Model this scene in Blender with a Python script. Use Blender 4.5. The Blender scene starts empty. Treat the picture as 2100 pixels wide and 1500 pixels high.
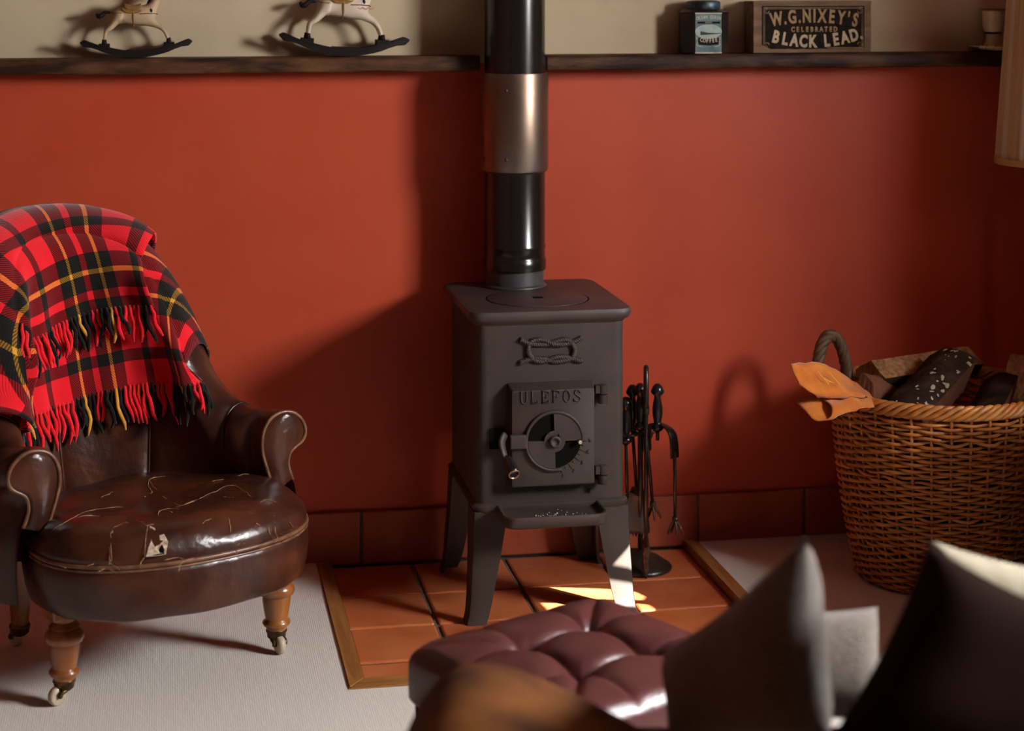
import bpy, bmesh, math, random
from mathutils import Vector, Matrix, noise

random.seed(7)
S = bpy.context.scene
COL = S.collection
PI = math.pi

# ------------------------------------------------------------------ camera, light, exposure
F_PX, HZ, CH, TH = 3850.0, -40.0, 1.43, math.radians(10.5)
CAM = Vector((-.86, -4.596, CH))
cd = bpy.data.cameras.new('camera')
cam = bpy.data.objects.new('camera', cd)
COL.objects.link(cam)
cam.location = CAM
cam.rotation_euler = (PI / 2, 0, -TH)
cd.sensor_width = 36
cd.lens = F_PX / 2100 * 36
cd.shift_y = -(750 - HZ) / 2100
cd.clip_start = .05
cd.dof.use_dof = True
cd.dof.focus_distance = 4.1
cd.dof.aperture_fstop = 3.0
S.camera = cam

S.view_settings.view_transform = 'Standard'
S.view_settings.look = 'None'
S.view_settings.gamma = 1
S.view_settings.use_curve_mapping = False
S.view_settings.exposure = 1.6

w = bpy.data.worlds.new('sky')
S.world = w
w.use_nodes = True
w.node_tree.nodes['Background'].inputs[0].default_value = (.55, .7, 1, 1)
w.node_tree.nodes['Background'].inputs[1].default_value = .35

WX = 1.75                      # inner face of the window wall
WY0, WY1, WZ0, WZ1 = -2.90, -1.74, 1.08, 2.10   # window opening
REVEAL = .47


def area(name, loc, target, sx, sy, power, color, spread=180, roll=0):
    l = bpy.data.lights.new(name, 'AREA')
    l.shape = 'RECTANGLE'
    l.size, l.size_y = sx, sy
    l.energy = power
    l.color = color
    l.spread = math.radians(spread)
    o = bpy.data.objects.new(name, l)
    COL.objects.link(o)
    o.location = loc
    q = (Vector(target) - Vector(loc)).to_track_quat('-Z', 'Y')
    o.rotation_euler = (q.to_matrix() @ Matrix.Rotation(roll, 3, 'Z')).to_euler()
    return o


# daylight at the deep right window, and sun through gaps in an added mask
area('daylight', (WX + REVEAL + .008, (WY0 + WY1) / 2, (WZ0 + WZ1) / 2), (0, (WY0 + WY1) / 2, (WZ0 + WZ1) / 2 - .25),
     WY1 - WY0 + .1, WZ1 - WZ0 + .1, 185, (.97, .98, 1))
SUN = Vector((-.66, .70, -.55)).normalized()
sl = bpy.data.lights.new('sun', 'SUN')
sl.energy = 30
sl.angle = math.radians(.15)
sl.color = (1, .95, .88)
so_ = bpy.data.objects.new('sun', sl)
COL.objects.link(so_)
so_.location = (3.2, -3.6, 2.6)
so_.rotation_euler = SUN.to_track_quat('-Z', 'Y').to_euler()


def ray(u, v):
    fw = Vector((math.sin(TH), math.cos(TH), 0))
    rt = Vector((math.cos(TH), -math.sin(TH), 0))
    return fw + rt * ((u - 1050) / F_PX) - Vector((0, 0, 1)) * ((v - HZ) / F_PX)


def on_z(u, v, z=0):
    d = ray(u, v)
    return CAM + d * ((z - CH) / d.z)


def on_y(u, v, y):
    d = ray(u, v)
    return CAM + d * ((y - CAM.y) / d.y)


def at_depth(u, v, Z):
    return CAM + ray(u, v) * Z


# ------------------------------------------------------------------ materials
def lin(c):
    return tuple(x / 12.92 if x <= .04045 else ((x + .055) / 1.055) ** 2.4 for x in c)


MATS = {}


def mat(name, color, rough=.6, metal=0, color2=None, nscale=20, ncontrast=(.35, .65), bump=0, bscale=60, spec=.5,
        coat=0, sheen=0, stretch=None, bdetail=6, coords='Object', ndetail=6, subsurf=0):
    m = bpy.data.materials.new(name)
    MATS[name] = m
    m.use_nodes = True
    nt = m.node_tree
    b = nt.nodes['Principled BSDF']
    b.inputs['Base Color'].default_value = (*color, 1)
    b.inputs['Roughness'].default_value = rough
    b.inputs['Metallic'].default_value = metal
    b.inputs['Specular IOR Level'].default_value = spec
    b.inputs['Coat Weight'].default_value = coat
    b.inputs['Coat Roughness'].default_value = .25
    b.inputs['Sheen Weight'].default_value = sheen
    tc = nt.nodes.new('ShaderNodeTexCoord')
    mp = nt.nodes.new('ShaderNodeMapping')
    if stretch:
        mp.inputs['Scale'].default_value = stretch
    nt.links.new(tc.outputs[coords], mp.inputs['Vector'])
    if color2:
        n = nt.nodes.new('ShaderNodeTexNoise')
        n.inputs['Scale'].default_value = nscale
        n.inputs['Detail'].default_value = ndetail
        r = nt.nodes.new('ShaderNodeValToRGB')
        r.color_ramp.elements[0].position, r.color_ramp.elements[1].position = ncontrast
        r.color_ramp.elements[0].color = (*color, 1)
        r.color_ramp.elements[1].color = (*color2, 1)
        nt.links.new(mp.outputs[0], n.inputs['Vector'])
        nt.links.new(n.outputs['Fac'], r.inputs['Fac'])
        nt.links.new(r.outputs['Color'], b.inputs['Base Color'])
    if bump:
        n2 = nt.nodes.new('ShaderNodeTexNoise')
        n2.inputs['Scale'].default_value = bscale
        n2.inputs['Detail'].default_value = bdetail
        bp = nt.nodes.new('ShaderNodeBump')
        bp.inputs['Strength'].default_value = bump
        bp.inputs['Distance'].default_value = .01
        nt.links.new(mp.outputs[0], n2.inputs['Vector'])
        nt.links.new(n2.outputs['Fac'], bp.inputs['Height'])
        nt.links.new(bp.outputs['Normal'], b.inputs['Normal'])
    return m


def node_mat(name, rough=.6, spec=.5):
    m = bpy.data.materials.new(name)
    MATS[name] = m
    m.use_nodes = True
    nt = m.node_tree
    b = nt.nodes['Principled BSDF']
    b.inputs['Roughness'].default_value = rough
    b.inputs['Specular IOR Level'].default_value = spec
    return m, nt, b


M_red = mat('red wall paint', (.47, .055, .018), .50, color2=(.50, .066, .023), nscale=5, bump=.10, bscale=7, spec=.36)
M_cream = mat('cream wall paint', (.54, .43, .28), .8, color2=(.47, .37, .235), nscale=4, bump=.15, bscale=10, spec=.2)
M_plain = mat('room plaster', (.42, .36, .28), .9)
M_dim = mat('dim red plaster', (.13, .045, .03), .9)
M_terr = mat('terracotta tile', (.43, .105, .030), .42, color2=(.52, .16, .055), nscale=9, bump=.12, bscale=30, spec=.45)
M_terr2 = mat('terracotta tile dark', (.36, .082, .024), .42, color2=(.46, .13, .045), nscale=11, bump=.12, bscale=34, spec=.45)
M_skirt = mat('skirting tile', (.30, .05, .022), .5, color2=(.35, .075, .03), nscale=12, bump=.12, bscale=30, spec=.35)
M_grout = mat('grout', (.10, .075, .055), .9, color2=(.16, .13, .10), nscale=60)
M_oak = mat('oak strip', (.36, .16, .045), .45, color2=(.23, .085, .02), nscale=14, bump=.1, bscale=30, stretch=(7, .6, 7))
M_oakx = mat('oak strip crosswise', (.38, .17, .05), .45, color2=(.24, .09, .022), nscale=14, bump=.1, bscale=30, stretch=(.6, 7, 7))
M_shelf = mat('dark stained beam', (.024, .0085, .0035), .55, spec=.25, color2=(.15, .062, .024), nscale=9, ncontrast=(.42, .78), bump=.35, bscale=22, stretch=(1, 4, 4))
M_iron = mat('cast iron', (.040, .028, .022), .55, color2=(.050, .035, .028), nscale=14, bump=.06, bscale=300, spec=.32, bdetail=3)
M_irontop = mat('cast iron top', (.042, .029, .025), .52, color2=(.064, .043, .036), nscale=9, bump=.06, bscale=250, spec=.5)
M_dark = mat('recess black', (.004, .003, .003), .9, spec=.08)  # near-black painted in for the shade in holes, grooves and undersides
M_enamel = mat('black enamel pipe', (.011, .008, .007), .2, spec=.6, bump=.01, bscale=6)
M_steel = mat('heat tinted steel', (.25, .195, .155), .36, metal=.9, color2=(.20, .115, .07), nscale=5, bump=.02, bscale=12)
M_matt = mat('matt black pipe', (.035, .034, .036), .45, color2=(.06, .055, .055), nscale=30)
M_brass = mat('worn nickel', (.65, .52, .38), .28, metal=1)
M_bake = mat('black handle', (.012, .010, .010), .25)
M_tool = mat('blackened iron', (.016, .011, .008), .32, spec=.6, bump=.08, bscale=150)
M_rust = mat('worn iron', (.10, .05, .025), .4, metal=.5, color2=(.022, .012, .008), nscale=70, bump=.3, bscale=120)
M_bristle = mat('bristle', (.010, .007, .005), .8)
M_legwood = mat('turned beech', (.33, .115, .022), .28, color2=(.20, .055, .010), nscale=14, stretch=(3, 3, .5), coat=.4)
M_cup = mat('aged brass cup', (.16, .09, .035), .4, metal=.9, color2=(.05, .03, .015), nscale=60)
M_wheel = mat('ivory ceramic', (.52, .43, .31), .35, color2=(.40, .32, .22), nscale=30)
M_piping = mat('leather piping', (.10, .038, .018), .35, color2=(.20, .09, .04), nscale=50)
M_ott = mat('oxblood leather', (.070, .019, .018), .32, color2=(.085, .024, .022), nscale=12, bump=.12, bscale=160, spec=.55, bdetail=4)
M_brown = mat('tan brushed leather', (.20, .068, .010), .75, color2=(.05, .014, .004), nscale=7, bump=.1, bscale=60, spec=.2)
M_brown2 = mat('dark leather', (.035, .012, .005), .6)
M_wool = mat('grey wool', (.19, .16, .13), .95, color2=(.14, .115, .09), nscale=120, bump=.5, bscale=300, sheen=.3, spec=.1)
M_choc = mat('chocolate cloth', (.014, .005, .003), .95, spec=.05)
M_creamcloth = mat('cream cloth', (.36, .32, .235), .9, color2=(.30, .26, .185), nscale=40, bump=.2, bscale=120, spec=.1)
M_bark = mat('bark', (.022, .011, .006), .9, color2=(.055, .032, .018), nscale=22, bump=.8, bscale=40, spec=.15)
M_split = mat('split wood', (.44, .22, .085), .8, color2=(.20, .085, .03), nscale=16, bump=.5, bscale=30, stretch=(6, 6, 1))
M_splitr = mat('split red wood', (.20, .065, .022), .8, color2=(.11, .034, .012), nscale=16, bump=.5, bscale=30, stretch=(6, 6, 1))
M_wick = mat('willow', (.54, .205, .040), .42, color2=(.34, .105, .018), nscale=30, spec=.5)
M_wick2 = mat('willow pale', (.56, .25, .07), .42, color2=(.32, .115, .028), nscale=24, spec=.5)
M_rope = mat('willow handle', (.13, .06, .022), .6, color2=(.065, .03, .012), nscale=40)
M_suede = mat('orange suede', (.50, .155, .018), .85, color2=(.40, .10, .010), nscale=30, bump=.2, bscale=200, sheen=.3, spec=.15)
M_lining = mat('pale lining', (.55, .47, .38), .9)
M_stitch = mat('yellow thread', (.75, .42, .03), .7)
M_horse = mat('horse paint', (.42, .30, .17), .5, color2=(.24, .12, .05), nscale=45, ncontrast=(.5, .8))
M_horse2 = mat('white horse paint', (.55, .45, .33), .5, color2=(.42, .30, .18), nscale=40, ncontrast=(.55, .85))
M_black = mat('black paint', (.008, .005, .004), .6, spec=.2)
M_saddle = mat('ochre saddle', (.28, .15, .035), .55, color2=(.20, .09, .018), nscale=70)
M_trim = mat('painted line', (.16, .055, .010), .6)
M_tin = mat('dark tin', (.020, .017, .015), .4, metal=.3, color2=(.075, .035, .016), nscale=26, ncontrast=(.5, .75))
M_tinlid = mat('worn blue lid', (.020, .022, .022), .4, metal=.4, color2=(.07, .14, .17), nscale=26, ncontrast=(.5, .7))
M_tinlab = mat('blue tin label', (.085, .165, .17), .5, color2=(.045, .09, .10), nscale=60, ncontrast=(.45, .75))
M_pale = mat('pale print', (.50, .44, .33), .6, color2=(.30, .24, .16), nscale=60, ncontrast=(.5, .8))
M_sea = mat('printed sea', (.23, .34, .31), .6, color2=(.35, .42, .36), nscale=50)
M_box = mat('old box wood', (.20, .11, .045), .65, color2=(.11, .050, .018), nscale=12, bump=.2, bscale=40, stretch=(1, 5, 5))
M_boxlab = mat('black paper label', (.010, .007, .005), .85, color2=(.020, .014, .010), nscale=80, spec=.1)
M_gilt = mat('gilt print', (.38, .235, .085), .6, color2=(.25, .14, .045), nscale=60)
M_buff = mat('buff print', (.52, .41, .25), .6, color2=(.40, .29, .16), nscale=60)
M_enamelc = mat('cream enamel', (.60, .50, .30), .3, color2=(.52, .41, .22), nscale=30)
M_redrim = mat('red enamel rim', (.16, .025, .012), .35)
M_shadecl = mat('pleated cream shade', (.84, .64, .36), .85)
M_shadecl2 = mat('pale pleat', (.93, .84, .66), .85)
for _m in (M_shadecl, M_shadecl2):
    _nt = _m.node_tree
    _b = _nt.nodes['Principled BSDF']
    _t = _nt.nodes.new('ShaderNodeBsdfTranslucent')
    _t.inputs[0].default_value = _b.inputs['Base Color'].default_value
    _x = _nt.nodes.new('ShaderNodeMixShader')
    _x.inputs[0].default_value = .55
    _nt.links.new(_b.outputs[0], _x.inputs[1])
    _nt.links.new(_t.outputs[0], _x.inputs[2])
    _nt.links.new(_x.outputs[0], _nt.nodes['Material Output'].inputs[0])
M_band = mat('shade band', (.42, .27, .10), .8)
M_glass = mat('window glass', (.9, .95, 1), .05)
M_white = mat('white joinery', (.6, .58, .52), .5)


def carpet_mat():
    m, nt, b = node_mat('ribbed carpet', .95, .1)
    tc = nt.nodes.new('ShaderNodeTexCoord')
    mp = nt.nodes.new('ShaderNodeMapping')
    wv = nt.nodes.new('ShaderNodeTexWave')
    wv.wave_type = 'BANDS'
    wv.bands_direction = 'X'
    wv.inputs['Scale'].default_value = 70
    wv.inputs['Distortion'].default_value = 2.0
    wv.inputs['Detail'].default_value = 2
    wv.inputs['Detail Scale'].default_value = 3
    n = nt.nodes.new('ShaderNodeTexNoise')
    n.inputs['Scale'].default_value = 170
    n.inputs['Detail'].default_value = 3
    n2 = nt.nodes.new('ShaderNodeTexNoise')
    n2.inputs['Scale'].default_value = 55
    mp2 = nt.nodes.new('ShaderNodeMapping')
    mp2.inputs['Scale'].default_value = (1, .35, 1)
    mp2.inputs['Rotation'].default_value = (0, 0, math.radians(80))
    add = nt.nodes.new('ShaderNodeMath')
    add.operation = 'MULTIPLY_ADD'
    add.inputs[1].default_value = .55
    r = nt.nodes.new('ShaderNodeValToRGB')
    r.color_ramp.elements[0].position = .36
    r.color_ramp.elements[0].color = (.15, .118, .092, 1)
    r.color_ramp.elements[1].position = .62
    r.color_ramp.elements[1].color = (.64, .595, .525, 1)
    nt.links.new(tc.outputs['Object'], mp.inputs[0])
    nt.links.new(tc.outputs['Object'], mp2.inputs[0])
    nt.links.new(mp.outputs[0], wv.inputs['Vector'])
    nt.links.new(mp.outputs[0], n.inputs['Vector'])
    nt.links.new(mp2.outputs[0], n2.inputs['Vector'])
    mx = nt.nodes.new('ShaderNodeMath')
    mx.operation = 'MULTIPLY_ADD'
    mx.inputs[1].default_value = .35
    nt.links.new(n.outputs['Fac'], mx.inputs[0])
    nt.links.new(n2.outputs['Fac'], add.inputs[0])
    nt.links.new(add.outputs[0], mx.inputs[2])
    mw = nt.nodes.new('ShaderNodeMath')
    mw.operation = 'MULTIPLY_ADD'
    mw.inputs[1].default_value = .09
    nt.links.new(wv.outputs['Fac'], mw.inputs[0])
    nt.links.new(mx.outputs[0], mw.inputs[2])
    sb = nt.nodes.new('ShaderNodeMath')
    sb.operation = 'SUBTRACT'
    sb.inputs[1].default_value = .03
    nt.links.new(mw.outputs[0], sb.inputs[0])
    nt.links.new(sb.outputs[0], r.inputs['Fac'])
    nt.links.new(r.outputs['Color'], b.inputs['Base Color'])
    bp = nt.nodes.new('ShaderNodeBump')
    bp.inputs['Strength'].default_value = .5
    bp.inputs['Distance'].default_value = .004
    nt.links.new(mw.outputs[0], bp.inputs['Height'])
    nt.links.new(bp.outputs['Normal'], b.inputs['Normal'])
    return m


M_carpet = carpet_mat()


def leather_mat(name, cracks):
    """chestnut leather; the seat also carries dry cracks where the skin has worn pale"""
    m, nt, b = node_mat(name, .29, .5)
    tc = nt.nodes.new('ShaderNodeTexCoord')
    n = nt.nodes.new('ShaderNodeTexNoise')
    n.inputs['Scale'].default_value = 9
    n.inputs['Detail'].default_value = 5
    r = nt.nodes.new('ShaderNodeValToRGB')
    r.color_ramp.elements[0].position = .35
    r.color_ramp.elements[0].color = (.028, .0080, .0048, 1)
    r.color_ramp.elements[1].position = .72
    r.color_ramp.elements[1].color = (.088, .025, .0098, 1)
    nt.links.new(tc.outputs['Object'], n.inputs['Vector'])
    nt.links.new(n.outputs['Fac'], r.inputs['Fac'])
    n2 = nt.nodes.new('ShaderNodeTexNoise')
    n2.inputs['Scale'].default_value = 26
    n2.inputs['Detail'].default_value = 5
    nt.links.new(tc.outputs['Object'], n2.inputs['Vector'])
    bp = nt.nodes.new('ShaderNodeBump')
    bp.inputs['Strength'].default_value = .28
    bp.inputs['Distance'].default_value = .012
    nt.links.new(n2.outputs['Fac'], bp.inputs['Height'])
    nt.links.new(bp.outputs['Normal'], b.inputs['Normal'])
    if not cracks:
        nt.links.new(r.outputs['Color'], b.inputs['Base Color'])
        return m
    # warped voronoi edges = cracks, only in patches
    nz = nt.nodes.new('ShaderNodeTexNoise')
    nz.inputs['Scale'].default_value = 19
    nt.links.new(tc.outputs['Object'], nz.inputs['Vector'])
    wp = nt.nodes.new('ShaderNodeVectorMath')
    wp.operation = 'MULTIPLY_ADD'
    wp.inputs[1].default_value = (.14, .14, .14)
    nt.links.new(nz.outputs['Color'], wp.inputs[0])
    nt.links.new(tc.outputs['Object'], wp.inputs[2])
    vo = nt.nodes.new('ShaderNodeTexVoronoi')
    vo.feature = 'DISTANCE_TO_EDGE'
    vo.inputs['Scale'].default_value = 15
    nt.links.new(wp.outputs[0], vo.inputs['Vector'])
    cr = nt.nodes.new('ShaderNodeValToRGB')
    cr.color_ramp.elements[0].position = .002
    cr.color_ramp.elements[0].color = (1, 1, 1, 1)
    cr.color_ramp.elements[1].position = .011
    cr.color_ramp.elements[1].color = (0, 0, 0, 1)
    nt.links.new(vo.outputs['Distance'], cr.inputs['Fac'])
    nm = nt.nodes.new('ShaderNodeTexNoise')
    nm.inputs['Scale'].default_value = 9
    nm.inputs['Detail'].default_value = 4
    nt.links.new(tc.outputs['Object'], nm.inputs['Vector'])
    mr = nt.nodes.new('ShaderNodeValToRGB')
    mr.color_ramp.elements[0].position = .47
    mr.color_ramp.elements[1].position = .66
    nt.links.new(nm.outputs['Fac'], mr.inputs['Fac'])
    mu = nt.nodes.new('ShaderNodeMath')
    mu.operation = 'MULTIPLY'
    nt.links.new(cr.outputs['Color'], mu.inputs[0])
    nt.links.new(mr.outputs['Color'], mu.inputs[1])
    mix = nt.nodes.new('ShaderNodeMix')
    mix.data_type = 'RGBA'
    mix.inputs[7].default_value = (.40, .22, .11, 1)
    nt.links.new(mu.outputs[0], mix.inputs[0])
    nt.links.new(r.outputs['Color'], mix.inputs[6])
    nt.links.new(mix.outputs[2], b.inputs['Base Color'])
    b2 = nt.nodes.new('ShaderNodeBump')
    b2.invert = True
    b2.inputs['Strength'].default_value = .5
    b2.inputs['Distance'].default_value = .003
    nt.links.new(mu.outputs[0], b2.inputs['Height'])
    nt.links.new(bp.outputs['Normal'], b2.inputs['Normal'])
    nt.links.new(b2.outputs['Normal'], b.inputs['Normal'])
    rr = nt.nodes.new('ShaderNodeMapRange')
    rr.inputs['To Min'].default_value = .30
    rr.inputs['To Max'].default_value = .8
    nt.links.new(mu.outputs[0], rr.inputs['Value'])
    nt.links.new(rr.outputs[0], b.inputs['Roughness'])
    return m


M_leather = leather_mat('chestnut leather', False)
M_seat = leather_mat('seat leather', False)

# tartan: threads woven from one stripe sequence in both directions
SETT = [('k', 32), ('y', 9), ('k', 32), ('r', 17), ('k', 32), ('y', 9), ('k', 32), ('r', 62), ('k', 23), ('r', 62)]
SETT_W = sum(a for _, a in SETT)
SETT_M = .355
YARN = {'k': (.008, .007, .006, 1), 'y': (.62, .30, .03, 1), 'r': (.78, .012, .022, 1)}


def sett_at(x):
    p = (x / SETT_M) % 1 * SETT_W
    for c, a in SETT:
        if p < a:
            return c
        p -= a
    return 'r'


def tartan_mat():
    m, nt, b = node_mat('tartan wool', .95, .08)
    b.inputs['Sheen Weight'].default_value = .25
    uv = nt.nodes.new('ShaderNodeUVMap')
    sp = nt.nodes.new('ShaderNodeSeparateXYZ')
    nt.links.new(uv.outputs[0], sp.inputs[0])
    outs = []
    for k in range(2):
        d = nt.nodes.new('ShaderNodeMath')
        d.operation = 'DIVIDE'
        d.inputs[1].default_value = SETT_M
        f = nt.nodes.new('ShaderNodeMath')
        f.operation = 'FRACT'
        r = nt.nodes.new('ShaderNodeValToRGB')
        r.color_ramp.interpolation = 'CONSTANT'
        pos = 0
        els = r.color_ramp.elements
        for i, (c, a) in enumerate(SETT):
            e = els[i] if i < 2 else els.new(pos / SETT_W)
            e.position = pos / SETT_W
            e.color = YARN[c]
            pos += a
        # elements may be re-sorted while inserting: set again in order
        pos = 0
        for i, (c, a) in enumerate(SETT):
            els[i].position = pos / SETT_W
            els[i].color = YARN[c]
            pos += a
        nt.links.new(sp.outputs[k], d.inputs[0])
        nt.links.new(d.outputs[0], f.inputs[0])
        nt.links.new(f.outputs[0], r.inputs['Fac'])
        outs.append(r)
    ad = nt.nodes.new('ShaderNodeMath')
    ad.operation = 'ADD'
    nt.links.new(sp.outputs[0], ad.inputs[0])
    nt.links.new(sp.outputs[1], ad.inputs[1])
    ml = nt.nodes.new('ShaderNodeMath')
    ml.operation = 'MULTIPLY'
    ml.inputs[1].default_value = 2 * PI / .0065
    nt.links.new(ad.outputs[0], ml.inputs[0])
    sn = nt.nodes.new('ShaderNodeMath')
    sn.operation = 'SINE'
    nt.links.new(ml.outputs[0], sn.inputs[0])
    mr = nt.nodes.new('ShaderNodeMapRange')
    mr.inputs['From Min'].default_value = -1
    mr.inputs['To Min'].default_value = .12
    mr.inputs['To Max'].default_value = .88
    nt.links.new(sn.outputs[0], mr.inputs['Value'])
    mx = nt.nodes.new('ShaderNodeMix')
    mx.data_type = 'RGBA'
    nt.links.new(mr.outputs[0], mx.inputs[0])
    nt.links.new(outs[0].outputs['Color'], mx.inputs[6])
    nt.links.new(outs[1].outputs['Color'], mx.inputs[7])
    # where a black yarn crosses a red one the cloth reads darker than the mean
    sr = [nt.nodes.new('ShaderNodeSeparateColor') for _ in range(2)]
    for q_, o_ in zip(sr, outs):
        nt.links.new(o_.outputs['Color'], q_.inputs[0])
    df = nt.nodes.new('ShaderNodeMath')
    df.operation = 'SUBTRACT'
    nt.links.new(sr[0].outputs[0], df.inputs[0])
    nt.links.new(sr[1].outputs[0], df.inputs[1])
    ab = nt.nodes.new('ShaderNodeMath')
    ab.operation = 'ABSOLUTE'
    nt.links.new(df.outputs[0], ab.inputs[0])
    mm = nt.nodes.new('ShaderNodeMapRange')
    mm.inputs['From Min'].default_value = .3
    mm.inputs['From Max'].default_value = .75
    mm.inputs['To Min'].default_value = 1
    mm.inputs['To Max'].default_value = .38
    nt.links.new(ab.outputs[0], mm.inputs['Value'])
    sc_ = nt.nodes.new('ShaderNodeVectorMath')
    sc_.operation = 'SCALE'
    nt.links.new(mx.outputs[2], sc_.inputs[0])
    nt.links.new(mm.outputs[0], sc_.inputs['Scale'])
    nt.links.new(sc_.outputs[0], b.inputs['Base Color'])
    bp = nt.nodes.new('ShaderNodeBump')
    bp.inputs['Strength'].default_value = .25
    bp.inputs['Distance'].default_value = .002
    nt.links.new(sn.outputs[0], bp.inputs['Height'])
    nt.links.new(bp.outputs['Normal'], b.inputs['Normal'])
    return m


M_tartan = tartan_mat()
M_yarn = {c: mat('yarn ' + n, YARN[c][:3], .95, bump=.3, bscale=400, spec=.08, sheen=.2) for c, n in (('k', 'black'), ('y', 'yellow'), ('r', 'red'))}


# ------------------------------------------------------------------ mesh helpers
def obj(name, verts, faces, material, parent=None, smooth=False, uvs=None):
    me = bpy.data.meshes.new(name)
    me.from_pydata([tuple(v) for v in verts], [], faces)
    for mm in (material if isinstance(material, (list, tuple)) else [material]):
        me.materials.append(mm)
    if smooth:
        me.polygons.foreach_set('use_smooth', [True] * len(me.polygons))
    if uvs is not None:
        ul = me.uv_layers.new(name='UVMap')
        for lp in me.loops:
            ul.data[lp.index].uv = uvs[lp.vertex_index]
    me.update()
    o = bpy.data.objects.new(name, me)
    COL.objects.link(o)
    o.parent = parent
    return o


def from_bm(name, bm, material, parent=None, smooth=False):
    me = bpy.data.meshes.new(name)
    bmesh.ops.recalc_face_normals(bm, faces=bm.faces)
    bm.to_mesh(me)
    bm.free()
    for mm in (material if isinstance(material, (list, tuple)) else [material]):
        me.materials.append(mm)
    if smooth:
        me.polygons.foreach_set('use_smooth', [True] * len(me.polygons))
    o = bpy.data.objects.new(name, me)
    COL.objects.link(o)
    o.parent = parent
    return o


def empty(name, loc=(0, 0, 0), rz=0):
    o = bpy.data.objects.new(name, None)
    o.empty_display_size = .05
    COL.objects.link(o)
    o.location = loc
    o.rotation_euler = (0, 0, rz)
    return o


def tag(o, label, cat, group=None):
    o['label'] = label
    o['category'] = cat
    if group:
        o['group'] = group
    return o


def struct(o):
    o['kind'] = 'structure'
    return o


def bm_box(bm, lo, hi, bevel=0, seg=2):
    x0, y0, z0 = lo
    x1, y1, z1 = hi
    t = bmesh.new()
    vs = [t.verts.new(p) for p in [(x0, y0, z0), (x1, y0, z0), (x1, y1, z0), (x0, y1, z0), (x0, y0, z1), (x1, y0, z1), (x1, y1, z1), (x0, y1, z1)]]
    for f in [(0, 3, 2, 1), (4, 5, 6, 7), (0, 1, 5, 4), (1, 2, 6, 5), (2, 3, 7, 6), (3, 0, 4, 7)]:
        t.faces.new([vs[i] for i in f])
    if bevel:
        bmesh.ops.bevel(t, geom=t.edges[:], offset=bevel, segments=seg, affect='EDGES', profile=.5)
    merge(bm, t)


def merge(bm, t, M=None):
    vm = {}
    for v in t.verts:
        vm[v] = bm.verts.new(M @ v.co if M else v.co)
    for f in t.faces:
        try:
            nf = bm.faces.new([vm[v] for v in f.verts])
            nf.material_index = f.material_index
            nf.smooth = f.smooth
        except ValueError:
            pass
    t.free()


def box(name, lo, hi, material, parent=None, bevel=0, seg=2, smooth=False):
    bm = bmesh.new()
    bm_box(bm, lo, hi, bevel, seg)
    return from_bm(name, bm, material, parent, smooth)


def tube_data(path, rad, n=8, closed=False, flat=1.0, cap=True, upref=None):
    """tube along path; rad number or list; flat squashes along the second axis"""
    P = [Vector(p) for p in path]
    N = len(P)
    verts, faces = [], []
    prev = None
    for i in range(N):
        if closed:
            d = P[(i + 1) % N] - P[i - 1]
        else:
            d = P[min(i + 1, N - 1)] - P[max(i - 1, 0)]
        if d.length < 1e-9:
            d = Vector((0, 0, 1))
        d.normalize()
        if upref is not None:
            a = Vector(upref)
            a = (a - d * a.dot(d))
            if a.length < 1e-6:
                a = d.orthogonal()
        elif prev is None:
            a = d.orthogonal()
        else:
            a = prev - d * prev.dot(d)
            if a.length < 1e-6:
                a = d.orthogonal()
        a.normalize()
        prev = a
        c = d.cross(a)
        r = rad[i] if isinstance(rad, (list, tuple)) else rad
        for k in range(n):
            an = 2 * PI * k / n
            verts.append(P[i] + a * (math.cos(an) * r) + c * (math.sin(an) * r * flat))
    M = N if closed else N - 1
    for i in range(M):
        j = (i + 1) % N
        for k in range(n):
            l = (k + 1) % n
            faces.append((i * n + k, i * n + l, j * n + l, j * n + k))
    if cap and not closed:
        faces.append(tuple(range(n - 1, -1, -1)))
        faces.append(tuple((N - 1) * n + k for k in range(n)))
    return verts, faces


def tube(name, path, rad, material, parent=None, n=8, closed=False, flat=1.0, upref=None):
    v, f = tube_data(path, rad, n, closed, flat, upref=upref)
    return obj(name, v, f, material, parent, True)


def tubes(name, list_of, material, parent=None):
    V, Fc = [], []
    for v, f in list_of:
        b = len(V)
        V += v
        Fc += [tuple(i + b for i in q) for q in f]
    return obj(name, V, Fc, material, parent, True)


def lathe_data(prof, n=32, c=(0, 0, 0), a0=0, a1=2 * PI):
    full = abs(a1 - a0 - 2 * PI) < 1e-6
    verts, faces = [], []
    steps = n if full else n + 1
    for r, z in prof:
        for k in range(steps):
            an = a0 + (a1 - a0) * k / n
            verts.append(Vector((c[0] + r * math.cos(an), c[1] + r * math.sin(an), c[2] + z)))
    for i in range(len(prof) - 1):
        for k in range(n):
            l = (k + 1) % steps
            faces.append((i * steps + k, i * steps + l, (i + 1) * steps + l, (i + 1) * steps + k))
    return verts, faces


def lathe(name, prof, material, parent=None, n=32, c=(0, 0, 0), cap=True, smooth=True):
    v, f = lathe_data(prof, n, c)
    if cap:
        if prof[0][0] > 1e-5:
            f.append(tuple(range(n - 1, -1, -1)))
        if prof[-1][0] > 1e-5:
            f.append(tuple((len(prof) - 1) * n + k for k in range(n)))
    o = obj(name, v, f, material, parent, smooth)
    return o


def auto_smooth(o, ang=35):
    bm = bmesh.new()
    bm.from_mesh(o.data)
    lim = math.radians(ang)
    for e in bm.edges:
        e.smooth = not (len(e.link_faces) == 2 and e.calc_face_angle(0) > lim)
    for f in bm.faces:
        f.smooth = True
    bm.to_mesh(o.data)
    bm.free()
    return o


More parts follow.
